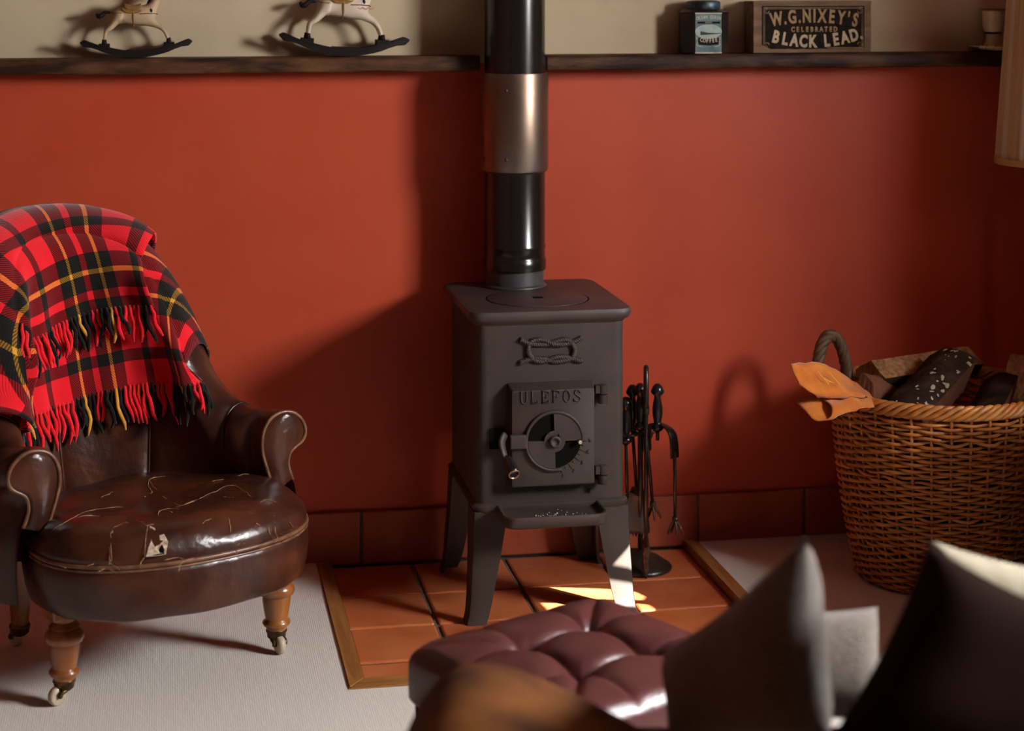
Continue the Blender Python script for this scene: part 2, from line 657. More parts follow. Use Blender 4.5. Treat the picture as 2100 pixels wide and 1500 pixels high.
def crom(pts, n):
    """Catmull-Rom resampling of a polyline to n points"""
    P = [Vector(p) for p in pts]
    out = []
    m = len(P) - 1
    for i in range(n):
        t = i / (n - 1) * m
        k = min(int(t), m - 1)
        f = t - k
        p0 = P[max(k - 1, 0)]
        p1, p2 = P[k], P[k + 1]
        p3 = P[min(k + 2, m)]
        out.append(.5 * ((2 * p1) + (p2 - p0) * f + (2 * p0 - 5 * p1 + 4 * p2 - p3) * f * f + (3 * p1 - p0 - 3 * p2 + p3) * f ** 3))
    return out


def interp(x, xs, ys):
    if x <= xs[0]:
        return ys[0]
    for i in range(len(xs) - 1):
        if x <= xs[i + 1]:
            t = (x - xs[i]) / (xs[i + 1] - xs[i])
            t = t * t * (3 - 2 * t) if False else t
            return ys[i] + (ys[i + 1] - ys[i]) * t
    return ys[-1]


def grid_faces(nu, nv, closed_u=False):
    fs = []
    for i in range(nu if closed_u else nu - 1):
        j = (i + 1) % nu
        for k in range(nv - 1):
            fs.append((i * nv + k, j * nv + k, j * nv + k + 1, i * nv + k + 1))
    return fs


def extrude_poly(name, pts, y0, y1, material, parent=None, bevel=0, smooth=False):
    """polygon in the x-z plane given thickness from y0 to y1"""
    bm = bmesh.new()
    a = [bm.verts.new((x, y0, z)) for x, z in pts]
    b = [bm.verts.new((x, y1, z)) for x, z in pts]
    n = len(pts)
    bm.faces.new(a)
    bm.faces.new(b[::-1])
    for i in range(n):
        bm.faces.new((a[i], b[i], b[(i + 1) % n], a[(i + 1) % n]))
    if bevel:
        es = [e for e in bm.edges if abs(e.verts[0].co.y - e.verts[1].co.y) < 1e-6]
        bmesh.ops.bevel(bm, geom=es, offset=bevel, segments=2, affect='EDGES', profile=.5)
    o = from_bm(name, bm, material, parent)
    if smooth:
        auto_smooth(o, 40)
    return o


def rounded_rect(hx, hy, r, n=6, cx=0, cy=0):
    pts = []
    for sx, sy, a0 in ((1, 1, 0), (-1, 1, 90), (-1, -1, 180), (1, -1, 270)):
        for k in range(n + 1):
            a = math.radians(a0 + 90 * k / n)
            pts.append((cx + sx * (hx - r) + r * math.cos(a), cy + sy * (hy - r) + r * math.sin(a)))
    return pts


def loft(name, rings, material, parent=None, cap=True, ang=40):
    """rings: lists of 3D points with equal counts"""
    n = len(rings[0])
    V = [p for r in rings for p in r]
    Fc = []
    for i in range(len(rings) - 1):
        for k in range(n):
            l = (k + 1) % n
            Fc.append((i * n + k, i * n + l, (i + 1) * n + l, (i + 1) * n + k))
    if cap:
        Fc.append(tuple(range(n - 1, -1, -1)))
        Fc.append(tuple((len(rings) - 1) * n + k for k in range(n)))
    o = obj(name, V, Fc, material, parent)
    return auto_smooth(o, ang) if ang else o


def text_obj(name, s, size, loc, rot, material, parent, extrude=.0004, bold=0.0, sx=1.0):
    c = bpy.data.curves.new(name, 'FONT')
    c.body = s
    c.size = size
    c.align_x = 'CENTER'
    c.align_y = 'CENTER'
    c.extrude = extrude
    c.offset = bold
    c.resolution_u = 3
    t = bpy.data.objects.new(name, c)
    me = bpy.data.meshes.new_from_object(t)
    bpy.data.objects.remove(t)
    me.materials.clear()
    me.materials.append(material)
    me.name = name
    o = bpy.data.objects.new(name, me)
    COL.objects.link(o)
    o.parent = parent
    o.location = loc
    o.rotation_euler = rot
    o.scale = (sx, 1, 1)
    return o


# ================================================================== the room
struct(box('floor', (-2.7, -6.2, -.06), (WX, .0, -.012), M_plain))
# carpet, cut out around the hearth
HX0, HX1, HY = -.497, .463, -.849       # outer edges of the oak edging
bm = bmesh.new()
for lo, hi in (((-2.7, -6.2, -.012), (HX0, 0, .012)), ((HX1, -6.2, -.012), (WX, 0, .012)), ((HX0, -6.2, -.012), (HX1, HY, .012))):
    bm_box(bm, lo, hi)
struct(from_bm('floor_carpet', bm, M_carpet))

# wall behind: red dado below the ledge, cream above; slightly uneven old plaster
nx, nz = 60, 26
V, Fc = [], []
zs = [0, .05, .13] + [.13 + (1.225 - .13) * k / 12 for k in range(1, 13)] + [1.2251] + [1.2251 + (2.35 - 1.2251) * k / 10 for k in range(1, 11)]
for i in range(nx):
    x = -2.7 + (WX + 2.7) * i / (nx - 1)
    for z in zs:
        d = .004 * noise.noise(Vector((x * 1.6, z * 1.6, 3))) if z > .14 else 0
        V.append((x, d, z))
Fc = grid_faces(nx, len(zs))
Fc = [tuple(reversed(f)) for f in Fc]
wall = obj('wall_back', V, Fc, [M_red, M_cream], None, True)
for p in wall.data.polygons:
    if p.center.z > 1.2251:
        p.material_index = 1
struct(wall)
# solid behind the plaster
b_ = box('masonry', (-2.7, .012, -.06), (WX, .2, 2.35), M_plain, wall)
box('masonry', (-2.7, .0, -.06), (WX, .013, -.001), M_plain, wall)

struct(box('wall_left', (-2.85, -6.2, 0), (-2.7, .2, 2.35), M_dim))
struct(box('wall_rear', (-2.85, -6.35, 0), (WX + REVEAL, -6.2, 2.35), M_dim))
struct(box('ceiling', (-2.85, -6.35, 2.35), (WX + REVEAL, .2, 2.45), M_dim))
bm = bmesh.new()
for lo, hi in (((WX, -6.2, 0), (WX + REVEAL, WY0, 2.35)), ((WX, WY1, 0), (WX + REVEAL, .2, 2.35)),
               ((WX, WY0, 0), (WX + REVEAL, WY1, WZ0)), ((WX, WY0, WZ1), (WX + REVEAL, WY1, 2.35))):
    bm_box(bm, lo, hi)
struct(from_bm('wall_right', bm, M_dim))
win = struct(empty('window_1', (WX + REVEAL - .06, (WY0 + WY1) / 2, WZ0)))
hw, hh = (WY1 - WY0) / 2, WZ1 - WZ0
for lo, hi in (((0, -hw, 0), (.05, -hw + .05, hh)), ((0, hw - .05, 0), (.05, hw, hh)), ((0, -hw + .05, 0), (.05, hw - .05, .05)), ((0, -hw + .05, hh - .05), (.05, hw - .05, hh))):
    box('frame_rail', lo, hi, M_white, win)
for k in (-1, 0, 1):
    box('glazing_bar', (.012, k * .26 - .011, .05), (.036, k * .26 + .011, hh - .05), M_white, win)

# added unseen mask behind the panes, its gaps shaped to the sun patches
bxp = WX + REVEAL + .02
bm = bmesh.new()
loops = [[(WY0 - .18, WZ0 - .18), (WY1 + .18, WZ0 - .18), (WY1 + .18, WZ1 + .18), (WY0 - .18, WZ1 + .18)]]
for patch in ([(1085, 1204), (1245, 1209), (1300, 1214), (1322, 1224), (1316, 1231), (1110, 1227)],
              [(1112, 1238), (1200, 1239), (1290, 1237), (1330, 1241), (1345, 1252), (1135, 1262)]):
    lp_ = []
    for u_, v_ in patch:
        p = on_z(u_, v_, 0)
        p = p - SUN * ((p.x - bxp) / SUN.x)
        lp_.append((p.y, p.z))
    loops.append(lp_)
es = []
for lp_ in loops:
    vs = [bm.verts.new((bxp, y, z)) for y, z in lp_]
    es += [bm.edges.new((vs[k], vs[(k + 1) % len(vs)])) for k in range(len(vs))]
bmesh.ops.triangle_fill(bm, use_beauty=True, edges=es)
bl_ = from_bm('sun_mask', bm, M_white)
bl_.parent = win
bl_.matrix_parent_inverse = Matrix.Translation(-win.location)

# skirting of terracotta tiles
base = struct(box('baseboard_back', (-2.7, -.012, 0), (WX, .004, .128), M_grout))
xj = [-.386 + .2835 * k for k in range(-8, 8)]
for k in range(len(xj) - 1):
    x0, x1 = xj[k] + .0035, min(xj[k + 1] - .0035, WX)
    if x1 < -2.65 or x0 > WX - .05:
        continue
    j = random.uniform(-.001, .001)
    box('tile', (x0, -.019 + j, .003), (x1, -.008, .131 + j), M_skirt, base, .004, 2)

# hearth of square quarry tiles inside an oak edging
hearth = struct(box('hearth', (HX0, HY, -.012), (HX1, -.0, -.006), M_grout))
xs = [HX0 + .036, -.263, -.033, .197, HX1 - .036]
ys = [-.02, -.252, -.464, -.676, HY + .05]
for i in range(4):
    for j in range(4):
        x0, x1 = xs[i] + .005, xs[i + 1] - .005
        y1, y0 = ys[j] - .005, ys[j + 1] + .004
        if i == 0:
            x0 = xs[0] + .001
        if i == 3:
            x1 = xs[4] - .001
        if j == 3:
            y0 = ys[4] + .001
        dz = random.uniform(-.0012, .0012)
        box('tile', (x0, y0, -.008), (x1, y1, dz), random.choice([M_terr, M_terr, M_terr2]), hearth, .005, 2)


def strip(name, quad, z0, z1, m):
    V = [(x, y, z0) for x, y in quad] + [(x, y, z1) for x, y in quad]
    Fc = [(3, 2, 1, 0), (4, 5, 6, 7)] + [(i, (i + 1) % 4, (i + 1) % 4 + 4, i + 4) for i in range(4)]
    o = obj(name, V, Fc, m)
    bm = bmesh.new()
    bm.from_mesh(o.data)
    bmesh.ops.bevel(bm, geom=[e for e in bm.edges if all(v.co.z > z1 - 1e-5 for v in e.verts)], offset=.0025, segments=2, affect='EDGES')
    bm.to_mesh(o.data)
    bm.free()
    return struct(o)


tw = .036
strip('trim_1', [(HX0, HY), (HX0 + tw, HY + .05), (HX0 + tw, -.02), (HX0, -.02)], -.006, .016, M_oak)
strip('trim_2', [(HX0, HY), (HX1, HY), (HX1 - tw, HY + .05), (HX0 + tw, HY + .05)], -.006, .016, M_oakx)
strip('trim_3', [(HX1, HY), (HX1, -.02), (HX1 - tw, -.02), (HX1 - tw, HY + .05)], -.006, .020, M_oak)

# ledge shelf: one uneven plank each side of the flue
SH_Z = 1.246


def ledge(x0, x1, label, seed):
    n = 60
    rings = []
    for i in range(n):
        x = x0 + (x1 - x0) * i / (n - 1)
        nn = lambda k, f=3.0: noise.noise(Vector((x * f, k * 7.3 + seed, 0)))
        yf = -.098 + .004 * nn(1) + .0015 * nn(5, 14)
        zb = SH_Z - .036 + .003 * nn(2) + .0022 * nn(6, 18)
        zt = SH_Z + .0015 * nn(3)
        rings.append([(x, .002, zb + .002), (x, yf + .003, zb), (x, yf - .001, zb + .004), (x, yf, zt - .006), (x, yf + .005, zt), (x, .002, SH_Z)])
    o = loft('ledge_shelf', rings, M_shelf, None, True, 50)
    return tag(o, label, 'shelf')


ledge(-2.65, -.105, 'dark wood ledge carrying the rocking horses above the red wall', 1)
ledge(.062, WX - .002, 'dark wood ledge carrying the tin and the lettered box', 9)

# ================================================================== stove
SX = -.005
stove = tag(empty('wood_stove', (SX, -.27, 0)), 'black cast iron wood stove on four legs with lettered door', 'stove')
ST = Matrix.Translation((-SX, .27, 0))


def L(p):  # world to stove-local
    return Vector((p[0] - SX, p[1] + .27, p[2]))


BX, BY0, BY1 = .169, -.20, .19           # body half width, front and back (local y)
rings = []
for z in (.262, .66):
    rings.append([(x, y, z) for x, y in rounded_rect(BX, (BY1 - BY0) / 2, .022, 5, 0, (BY0 + BY1) / 2)])
loft('body', rings, M_iron, stove)
# top plate with moulded edge
PC = (0, .0025)
prof = [(.172, .658), (.176, .664), (.183, .668), (.187, .676), (.188, .684), (.185, .690), (.180, .6915)]
rings = []
for hx, z in prof:
    dy = hx - .172
    rings.append([(x, y, z) for x, y in rounded_rect(hx, .2025 + dy, .03 + dy * .3, 6, 0, .0025)])
top = loft('top_plate', rings, M_irontop, stove)
# hot plate disc, its ring groove and lifter hole painted as dark recesses
hp = (-.003, -.052)
lathe('ring_groove', [(.1165, .6916), (.1185, .6919), (.1205, .6916)], M_dark, top, 64, (hp[0], hp[1], 0), False)
hot = lathe('hot_plate', [(.1168, .688), (.1165, .6925), (.115, .6932), (.02, .6936), (.0001, .6936)], M_irontop, top, 64, (hp[0], hp[1], 0), False)
box('lifter_hole', (hp[0] - .011, hp[1] - .012, .6930), (hp[0] + .013, hp[1] + .012, .6941), M_dark, top)
# base flange and bottom
rings = []
for hx, z in ((.169, .240), (.175, .243), (.178, .250), (.178, .256), (.172, .262), (.165, .263)):
    dy = hx - .169
    rings.append([(x, y, z) for x, y in rounded_rect(hx, .195 + dy, .026, 6, 0, -.005)])
loft('base_flange', rings, M_iron, stove)


def leg(sx, front):
    """flat tapering angle-iron leg: a front web and a side web"""
    y_c = -.205 if front else .182
    sy = -1 if front else 1
    # outer corner line from top to bottom (sweeps out a little at the foot)
    zs_ = [.245, .20, .15, .10, .05, .02, .0]
    outx = [.178, .180, .182, .185, .188, .192, .198]
    wid = [.078, .072, .065, .058, .051, .047, .045]
    t = .007
    rings = []
    for z, ox, wd in zip(zs_, outx, wid):
        oy = y_c + sy * (ox - .178)
        r = .010
        # L section going round: outer corner rounded
        P = [(sx * (ox - wd), oy), (sx * (ox - r), oy), (sx * (ox - r * .3), oy - sy * r * .3), (sx * ox, oy - sy * r),
             (sx * ox, oy - sy * wd), (sx * (ox - t), oy - sy * wd), (sx * (ox - t), oy - sy * t), (sx * (ox - wd), oy - sy * t)]
        rings.append([(x, y, z) for x, y in P])
    o = loft('leg', rings, M_iron, stove, True, 35)
    bm = bmesh.new()
    bm.from_mesh(o.data)
    bmesh.ops.recalc_face_normals(bm, faces=bm.faces)
    bm.to_mesh(o.data)
    bm.free()
    return o


for sx in (-1, 1):
    for fr in (True, False):
        leg(sx, fr)

# ash lip (tray)
TY0, TY1 = -.315, -.20
outl = []
for x, y, r in ((-.127, TY1, 0), (-.127, TY0, .03), (.108, TY0, .03), (.108, TY1, 0)):
    if r == 0:
        outl.append((x, y))
    else:
        sgn = -1 if x < 0 else 1
        for k in range(7):
            a = PI + PI / 2 * k / 6 if sgn < 0 else 1.5 * PI + PI / 2 * k / 6
            outl.append((x - sgn * r + r * math.cos(a), y + r + r * math.sin(a)))


def inset(pts, d):
    cx = sum(p[0] for p in pts) / len(pts)
    out = []
    for x, y in pts:
        nx_ = x + (d if x < cx else -d)
        ny_ = y + (d if y < -.26 else 0)
        out.append((nx_, ny_))
    return out


rings = []
for d, z in ((.010, .232), (.003, .234), (0, .238), (0, .257), (.002, .2595), (.006, .2595), (.009, .257), (.011, .249), (.03, .2475)):
    rings.append([(x, y, z) for x, y in inset(outl, d)])
loft('ash_lip', rings, M_iron, stove)
for x_ in (-.03, .02, .045, -.005):
    pass
rv = random.Random(3)
ashes = []
for k in range(40):
    x, y = rv.gauss(-.0, .03), -.262 + rv.gauss(0, .012)
    r = rv.uniform(.0008, .0022)
    v, f = lathe_data([(.0001, r), (r, 0)], 5, (x, y, .2478))
    ashes.append((v, f))
o = tubes('ash_crumbs', ashes, mat('ash', (.45, .42, .38), .9), stove)
o['kind'] = 'stuff'

# door
DX0, DX1, DZ0, DZ1 = -.103, .096, .300, .530
DF = -.236                                     # front face (local y)
rings = []
for ins, y in ((0, -.200), (0, -.205), (.006, DF), (.0075, DF - .001)):
    pts = rounded_rect((DX1 - DX0) / 2 - ins, (DZ1 - DZ0) / 2 - ins, .004, 3, (DX0 + DX1) / 2, (DZ0 + DZ1) / 2)
    rings.append([(x, y, z - (.005 if z > .5 and y < -.21 else 0)) for x, z in pts])
door = loft('door', rings, M_iron, stove, True, 30)
WC = (-.002, .406)
# air wheel disc: flat black stands in for the shade of two open quadrants
dw = DF - .001


def sector(name, r0, r1, a0, a1, y0, y1, m, par, n=14):
    pts = []
    for k in range(n + 1):
        a = math.radians(a0 + (a1 - a0) * k / n)
        pts.append((WC[0] + r1 * math.cos(a), WC[1] + r1 * math.sin(a)))
    for k in range(n, -1, -1):
        a = math.radians(a0 + (a1 - a0) * k / n)
        pts.append((WC[0] + r0 * math.cos(a), WC[1] + r0 * math.sin(a)))
    return extrude_poly(name, pts, y0, y1, m, par)


wheel = lathe('air_wheel', [(.0001, 0), (.061, 0)], M_dark, door, 48, cap=False)
wheel.data.transform(Matrix.Translation((WC[0], dw - .0012, WC[1])) @ Matrix.Rotation(PI / 2, 4, 'X'))
sector('wheel_plate', .004, .0605, 0, 92, dw - .0075, dw - .001, M_iron, wheel)
sector('wheel_plate', .004, .0605, 178, 272, dw - .0075, dw - .001, M_iron, wheel)
sector('wheel_hub', .0001, .024, 0, 360, dw - .008, dw - .001, M_iron, wheel, 30)
bolt = lathe('hub_bolt', [(.0135, 0), (.0135, .007), (.0115, .009), (.0075, .009), (.0065, .006), (.0001, .006)], M_iron, wheel, 24, cap=False)
bolt.data.transform(Matrix.Translation((WC[0], dw - .008, WC[1])) @ Matrix.Rotation(PI / 2, 4, 'X'))
box('pointer', (WC[0] + .009, dw - .012, WC[1] + .010), (WC[0] + .017, dw - .007, WC[1] + .017), M_iron, wheel, .001)
rp = [(WC[0] + .0645 * math.cos(math.radians(a)), dw - .004, WC[1] + .0645 * math.sin(math.radians(a))) for a in range(-4, 288, 6)]
tube('wheel_ring', rp, .0042, M_iron, wheel, 10)
kn = lathe('wheel_knob', [(.0055, 0), (.0055, .010), (.0045, .012), (.0001, .012)], M_brass, wheel, 6, cap=False, smooth=False)
kn.data.transform(Matrix.Translation((WC[0] + .056, dw - .006, WC[1] - .002)) @ Matrix.Rotation(PI / 2, 4, 'X'))
# scale marks and figures
for k in range(9):
    a = math.radians(-76 + 9.2 * k)
    r0, r1 = (.0625, .0745) if k % 2 == 0 else (.0635, .069)
    d = Vector((math.cos(a), 0, math.sin(a)))
    c0 = Vector((WC[0], dw - .001, WC[1]))
    tube('scale_mark', [c0 + d * r0, c0 + d * r1], .0012, M_iron, door, 5)
for k, ch in enumerate('12345'):
    a = math.radians(-76 + 18.4 * k)
    text_obj('figure', ch, .0125, (WC[0] + .082 * math.cos(a), dw - .0005, WC[1] + .082 * math.sin(a)), (PI / 2, math.radians(-(k * 4 - 2)), 0), M_iron, door, .0016, .0003)

# raised slab-serif lettering
GL = {
    'U': [[(.12, 1), (.12, .3), (.2, .08), (.4, 0), (.62, .08), (.7, .3), (.7, 1)], [(-.04, 1), (.3, 1)], [(.54, 1), (.86, 1)]],
    'L': [[(.15, 1), (.15, 0)], [(-.02, 1), (.34, 1)], [(-.02, 0), (.72, 0), (.72, .22)]],
    'E': [[(.15, 1), (.15, 0)], [(-.02, 1), (.72, 1), (.72, .8)], [(-.02, 0), (.74, 0), (.74, .22)], [(.15, .52), (.5, .52)], [(.5, .64), (.5, .40)]],
    'F': [[(.15, 1), (.15, 0)], [(-.02, 1), (.72, 1), (.72, .8)], [(-.02, 0), (.34, 0)], [(.15, .52), (.5, .52)], [(.5, .64), (.5, .40)]],
    'O': [[(.4 + .33 * math.cos(a * PI / 10), .5 + .5 * math.sin(a * PI / 10)) for a in range(21)]],
    'S': [[(.68, .75), (.64, .92), (.42, 1), (.2, .93), (.12, .76), (.22, .6), (.42, .5), (.62, .4), (.72, .24), (.62, .07), (.4, 0), (.18, .06), (.1, .25)], [(.7, 1), (.7, .74)], [(.08, 0), (.08, .27)]],
}
lh, lx = .026, -.079
for i, ch in enumerate('ULEFOS'):
    parts = []
    for st in GL[ch]:
        th = .0022 if len(st) > 2 or abs(st[0][0] - st[1][0]) < .01 else .0015
        if ch in 'OS' and len(st) > 5:
            th = .0020
        parts.append(tube_data([(lx + i * .0243 + x * .0215, dw - .0006, .491 + y * lh) for x, y in st], th, 6))
    tubes('letter', parts, M_iron, door)

# hinges
for z in (.503, .322):
    for k, (a, b) in enumerate(((.001, .021), (-.021, -.001))):
        h = lathe('hinge_knuckle', [(.0001, a), (.011, a), (.0115, a + .001), (.0115, b - .001), (.010, b), (.0035, b), (.0030, b - .002), (.0001, b - .002)], M_iron, stove, 20, (.112, -.224, z), cap=False)
        auto_smooth(h, 40)
    box('hinge_leaf', (.094, -.232, z + .002), (.112, -.215, z + .020), M_iron, stove, .001)
    box('hinge_leaf', (.106, -.222, z - .020), (.118, -.198, z - .002), M_iron, stove, .001)
# door latch with handle
box('latch_bar', (-.104, -.250, .392), (-.066, -.2355, .424), M_iron, stove, .004, 3)
box('latch_keep', (-.142, -.206, .385), (-.108, -.199, .43), M_dark, stove)
lv = crom([(-.112, -.238, .425), (-.122, -.246, .41), (-.118, -.255, .385), (-.110, -.262, .37)], 10)
tube('latch_lever', lv, [.010, .0105, .011, .011, .011, .0105, .010, .0095, .009, .009], M_iron, stove, 10, flat=.55)
hd = Vector((-.104, -.300, .352)) - Vector((-.113, -.258, .378))
p0 = Vector((-.113, -.258, .378))
han = tube('latch_handle', [p0 + hd * t for t in (0, .15, .4, .7, .9, 1)], [.009, .011, .0125, .0135, .014, .0128], M_bake, stove, 18)
endc = p0 + hd * 1.0
ndir = hd.normalized()
q = ndir.to_track_quat('Z', 'Y').to_matrix().to_4x4()
rg = lathe('handle_ferrule', [(.0128, -.002), (.0132, .001), (.0118, .003), (.0105, .0015), (.0095, -.004), (.0001, -.004)], M_brass, han, 24, cap=False)
rg.data.transform(Matrix.Translation(endc) @ q)
# small screw on the base
lathe('screw', [(.005, 0), (.0045, .003), (.0001, .004)], M_iron, stove, 10, cap=False).data.transform(
    Matrix.Translation((.088, -.20, .281)) @ Matrix.Rotation(PI / 2, 4, 'X'))


def rope_data(path, R, strands=3, pitch=.02, r=None, n=6, closed=False, dens=1):
    P = [Vector(p) for p in path]
    r = r or R * .62
    out = []
    acc = [0]
    for i in range(1, len(P)):
        acc.append(acc[-1] + (P[i] - P[i - 1]).length)
    frames = []
    prev = None
    for i in range(len(P)):
        d = (P[min(i + 1, len(P) - 1)] - P[max(i - 1, 0)]).normalized()
        a = d.orthogonal() if prev is None else prev - d * prev.dot(d)
        a.normalize()
        prev = a
        frames.append((a, d.cross(a)))
    for s in range(strands):
        q_ = []
        for i, p in enumerate(P):
            an = 2 * PI * (acc[i] / pitch + s / strands)
            a, c = frames[i]
            q_.append(p + a * (math.cos(an) * R * .55) + c * (math.sin(an) * R * .55))
        out.append(tube_data(q_, r, n))
    return out


# rope emblem: two long loops of rope crossing at top and bottom
ey = -.2035
def EP(u, v, dy=0):
    p = on_y(u, v, -.475)
    return Vector((p.x - SX, ey + dy, p.z))
top1 = crom([EP(1067, 697), EP(1082, 704), EP(1100, 707), EP(1120, 707), EP(1140, 701), EP(1156, 697), EP(1168, 700), EP(1177, 712), EP(1178, 722), EP(1174, 733)], 60)
top2 = crom([EP(1193, 693), EP(1180, 700), EP(1160, 706), EP(1135, 706, -.003), EP(1115, 698), EP(1098, 698), EP(1087, 704), EP(1083, 716), EP(1085, 727), EP(1092, 735)], 60)
bot1 = crom([EP(1066, 745), EP(1080, 739), EP(1098, 736), EP(1118, 737), EP(1140, 742), EP(1158, 740), EP(1172, 735), EP(1178, 725)], 50)
bot2 = crom([EP(1194, 741), EP(1180, 738), EP(1160, 733), EP(1140, 733, -.003), EP(1118, 741), EP(1100, 741), EP(1090, 735), EP(1084, 725)], 50)
rd = []
for p in (top1, top2, bot1, bot2):
    rd += rope_data(p, .0054, 3, .016, .0036, 6)
tubes('rope_emblem', rd, M_iron, stove)

# flue
FX, FY = -.026, -.132
flue = tag(empty('flue_pipe', (FX, FY, .693)), 'glossy black stove pipe with bare steel sleeve rising above the stove', 'pipe')
lathe('pipe_socket', [(.077, 0), (.0765, .003), (.0705, .006), (.0705, .05)], M_matt, flue, 48, cap=False)
lathe('lower_pipe', [(.0755, .040), (.0762, .044), (.0762, .064), (.0745, .067), (.0735, .072), (.0735, .09), (.0752, .094), (.0752, .098), (.0735, .102), (.0735, .30)], M_enamel, flue, 64, cap=False)
lathe('upper_pipe', [(.0735, .50), (.0735, 1.655)], M_enamel, flue, 64, cap=False)
slv = lathe('steel_sleeve', [(.0745, .275), (.0805, .279), (.0815, .284), (.0815, .512), (.0808, .514), (.0745, .514)], M_steel, flue, 64, cap=False)
auto_smooth(slv, 40)
for a, z in ((10, .31), (10, .475), (-165, .31), (-165, .475), (-115, .31), (-115, .475)):
    s = lathe('sleeve_screw', [(.004, 0), (.0035, .0025), (.0001, .003)], M_matt, slv, 8, cap=False)
    s.data.transform(Matrix.Rotation(math.radians(a), 4, 'Z') @ Matrix.Translation((.0812, 0, z)) @ Matrix.Rotation(PI / 2, 4, 'Y'))
for o in (flue.children):
    auto_smooth(o, 40)

# ================================================================== fire irons
CX, CY = .28, -.16
stand = tag(empty('fire_iron_stand', (CX, CY, 0)), 'black iron stand with domed foot holding the fireside tools', 'stand')
lathe('foot', [(.076, .0), (.077, .004), (.074, .009), (.060, .018), (.046, .028), (.034, .034), (.018, .038), (.010, .045), (.0001, .046)], M_tool, stand, 40, cap=True)
tube('pole', [(0, 0, .04), (0, 0, .36)], .0065, M_tool, stand, 10)
HPROF = [(.0001, -.006), (.005, -.006), (.012, 0), (.0155, .004), (.0155, .010), (.009, .015), (.0095, .022), (.0125, .04), (.0125, .055), (.0085, .075), (.0075, .082), (.0145, .088), (.0165, .093), (.012, .104), (.006, .111), (.0001, .112)]
lathe('handle', HPROF, M_bake, stand, 14, (0, 0, .338), cap=False)
for a in (20, 110, 200, 290):
    d = Vector((math.cos(math.radians(a)), math.sin(math.radians(a)), 0))
    pts = [d * .004 + Vector((0, 0, .325)), d * .02 + Vector((0, 0, .325)), d * .034 + Vector((0, 0, .324)), d * .046 + Vector((0, 0, .327)), d * .05 + Vector((0, 0, .335))]
    tube('hook', crom(pts, 10), .004, M_tool, stand, 6, flat=.6)

# tongs
tx, ty = .311, -.205
tongs = tag(empty('fire_tongs', (tx, ty, .10)), 'black fire tongs with sprung bow and clawed ends on the stand', 'tongs')
TL = lambda x, y, z: Vector((x - tx, y - ty, z - .10))
lathe('handle', HPROF, M_bake, tongs, 14, (0, 0, .245), cap=False)
tube('stem', [(0, 0, .22), (0, 0, .25)], .0045, M_tool, tongs, 8)
bow = crom([TL(.296, -.165, .285), TL(.296, -.165, .33), TL(.301, -.178, .352), TL(.316, -.205, .360), TL(.333, -.232, .352), TL(.341, -.242, .33), TL(.343, -.244, .285)], 24)
tube('bow', bow, [.010 + .005 * abs(math.cos(PI * i / 23)) for i in range(24)], M_tool, tongs, 8, flat=.16, upref=(.86, .5, 0))
for (a, b) in ((TL(.296, -.165, .30), TL(.314, -.150, .15)), (TL(.343, -.244, .30), TL(.347, -.235, .135))):
    arm = tube('arm', [a, a.lerp(b, .5), b], .0042, M_tool, tongs, 8)
    col_ = [tube_data([b + Vector((0, 0, .006)), b + Vector((0, 0, -.004))], .0075, 8)]
    for dx, dy in ((-.016, 0), (.016, -.002), (.0, -.014), (-.004, .014)):
        col_.append(tube_data(crom([b, b + Vector((dx * .45, dy * .45, -.010)), b + Vector((dx, dy, -.026)), b + Vector((dx * 1.25, dy * 1.2, -.036))], 7), [.0055, .0055, .005, .0045, .004, .0032, .002], 6, flat=.6))
    tubes('claw', col_, M_rust, tongs)

# brush
brush = tag(empty('hearth_brush', (.268, -.128, .06)), 'black hearth brush with turned handle hanging behind the poker', 'brush')
lathe('handle', HPROF, M_bake, brush, 14, (0, 0, .268), cap=False)
tube('shaft', [(0, 0, .27), (.012, .004, .12)], .0042, M_tool, brush, 8)
lathe('head', [(.0001, .128), (.014, .126), (.022, .11), (.024, .10), (.0001, .10)], M_tool, brush, 16, (.014, .005, 0), cap=False)
rb = random.Random(5)
br = []
for k in range(160):
    a, r = rb.uniform(0, 2 * PI), math.sqrt(rb.random()) * .02
    p = Vector((.014 + r * math.cos(a), .005 + r * math.sin(a), .104))
    e = p + Vector((r * .5 * math.cos(a), r * .5 * math.sin(a), -.085 + rb.uniform(-.008, .008)))
    br.append(tube_data([p, e], .0016, 3))
o = tubes('bristles', br, M_bristle, brush)
o['kind'] = 'stuff'

# shovel
shov = tag(empty('hearth_shovel', (.245, -.155, .05)), 'black hearth shovel with rounded pan hanging beside the stove leg', 'shovel')
lathe('handle', HPROF, M_bake, shov, 14, (0, 0, .255), cap=False)
tube('shaft', [(0, 0, .26), (.002, -.004, .12)], .0042, M_tool, shov, 8)
V, Fc = [], []
for i in range(9):
    s = i / 8
    z = .135 - .10 * s
    hwid = .030 * math.sqrt(max(0, 1 - (1 - min(1, s * 3)) ** 2)) + .004
    for k in range(9):
        t = k / 8 * 2 - 1
        V.append((.006 + t * hwid, -.008 - .012 * (1 - t * t) * min(1, s * 2 + .2) * -1 - .012 * s, z))
pan = obj('pan', V, grid_faces(9, 9), mat('pan iron', (.05, .038, .034), .4), shov, True)
pan.modifiers.new('thick', 'SOLIDIFY').thickness = .0015

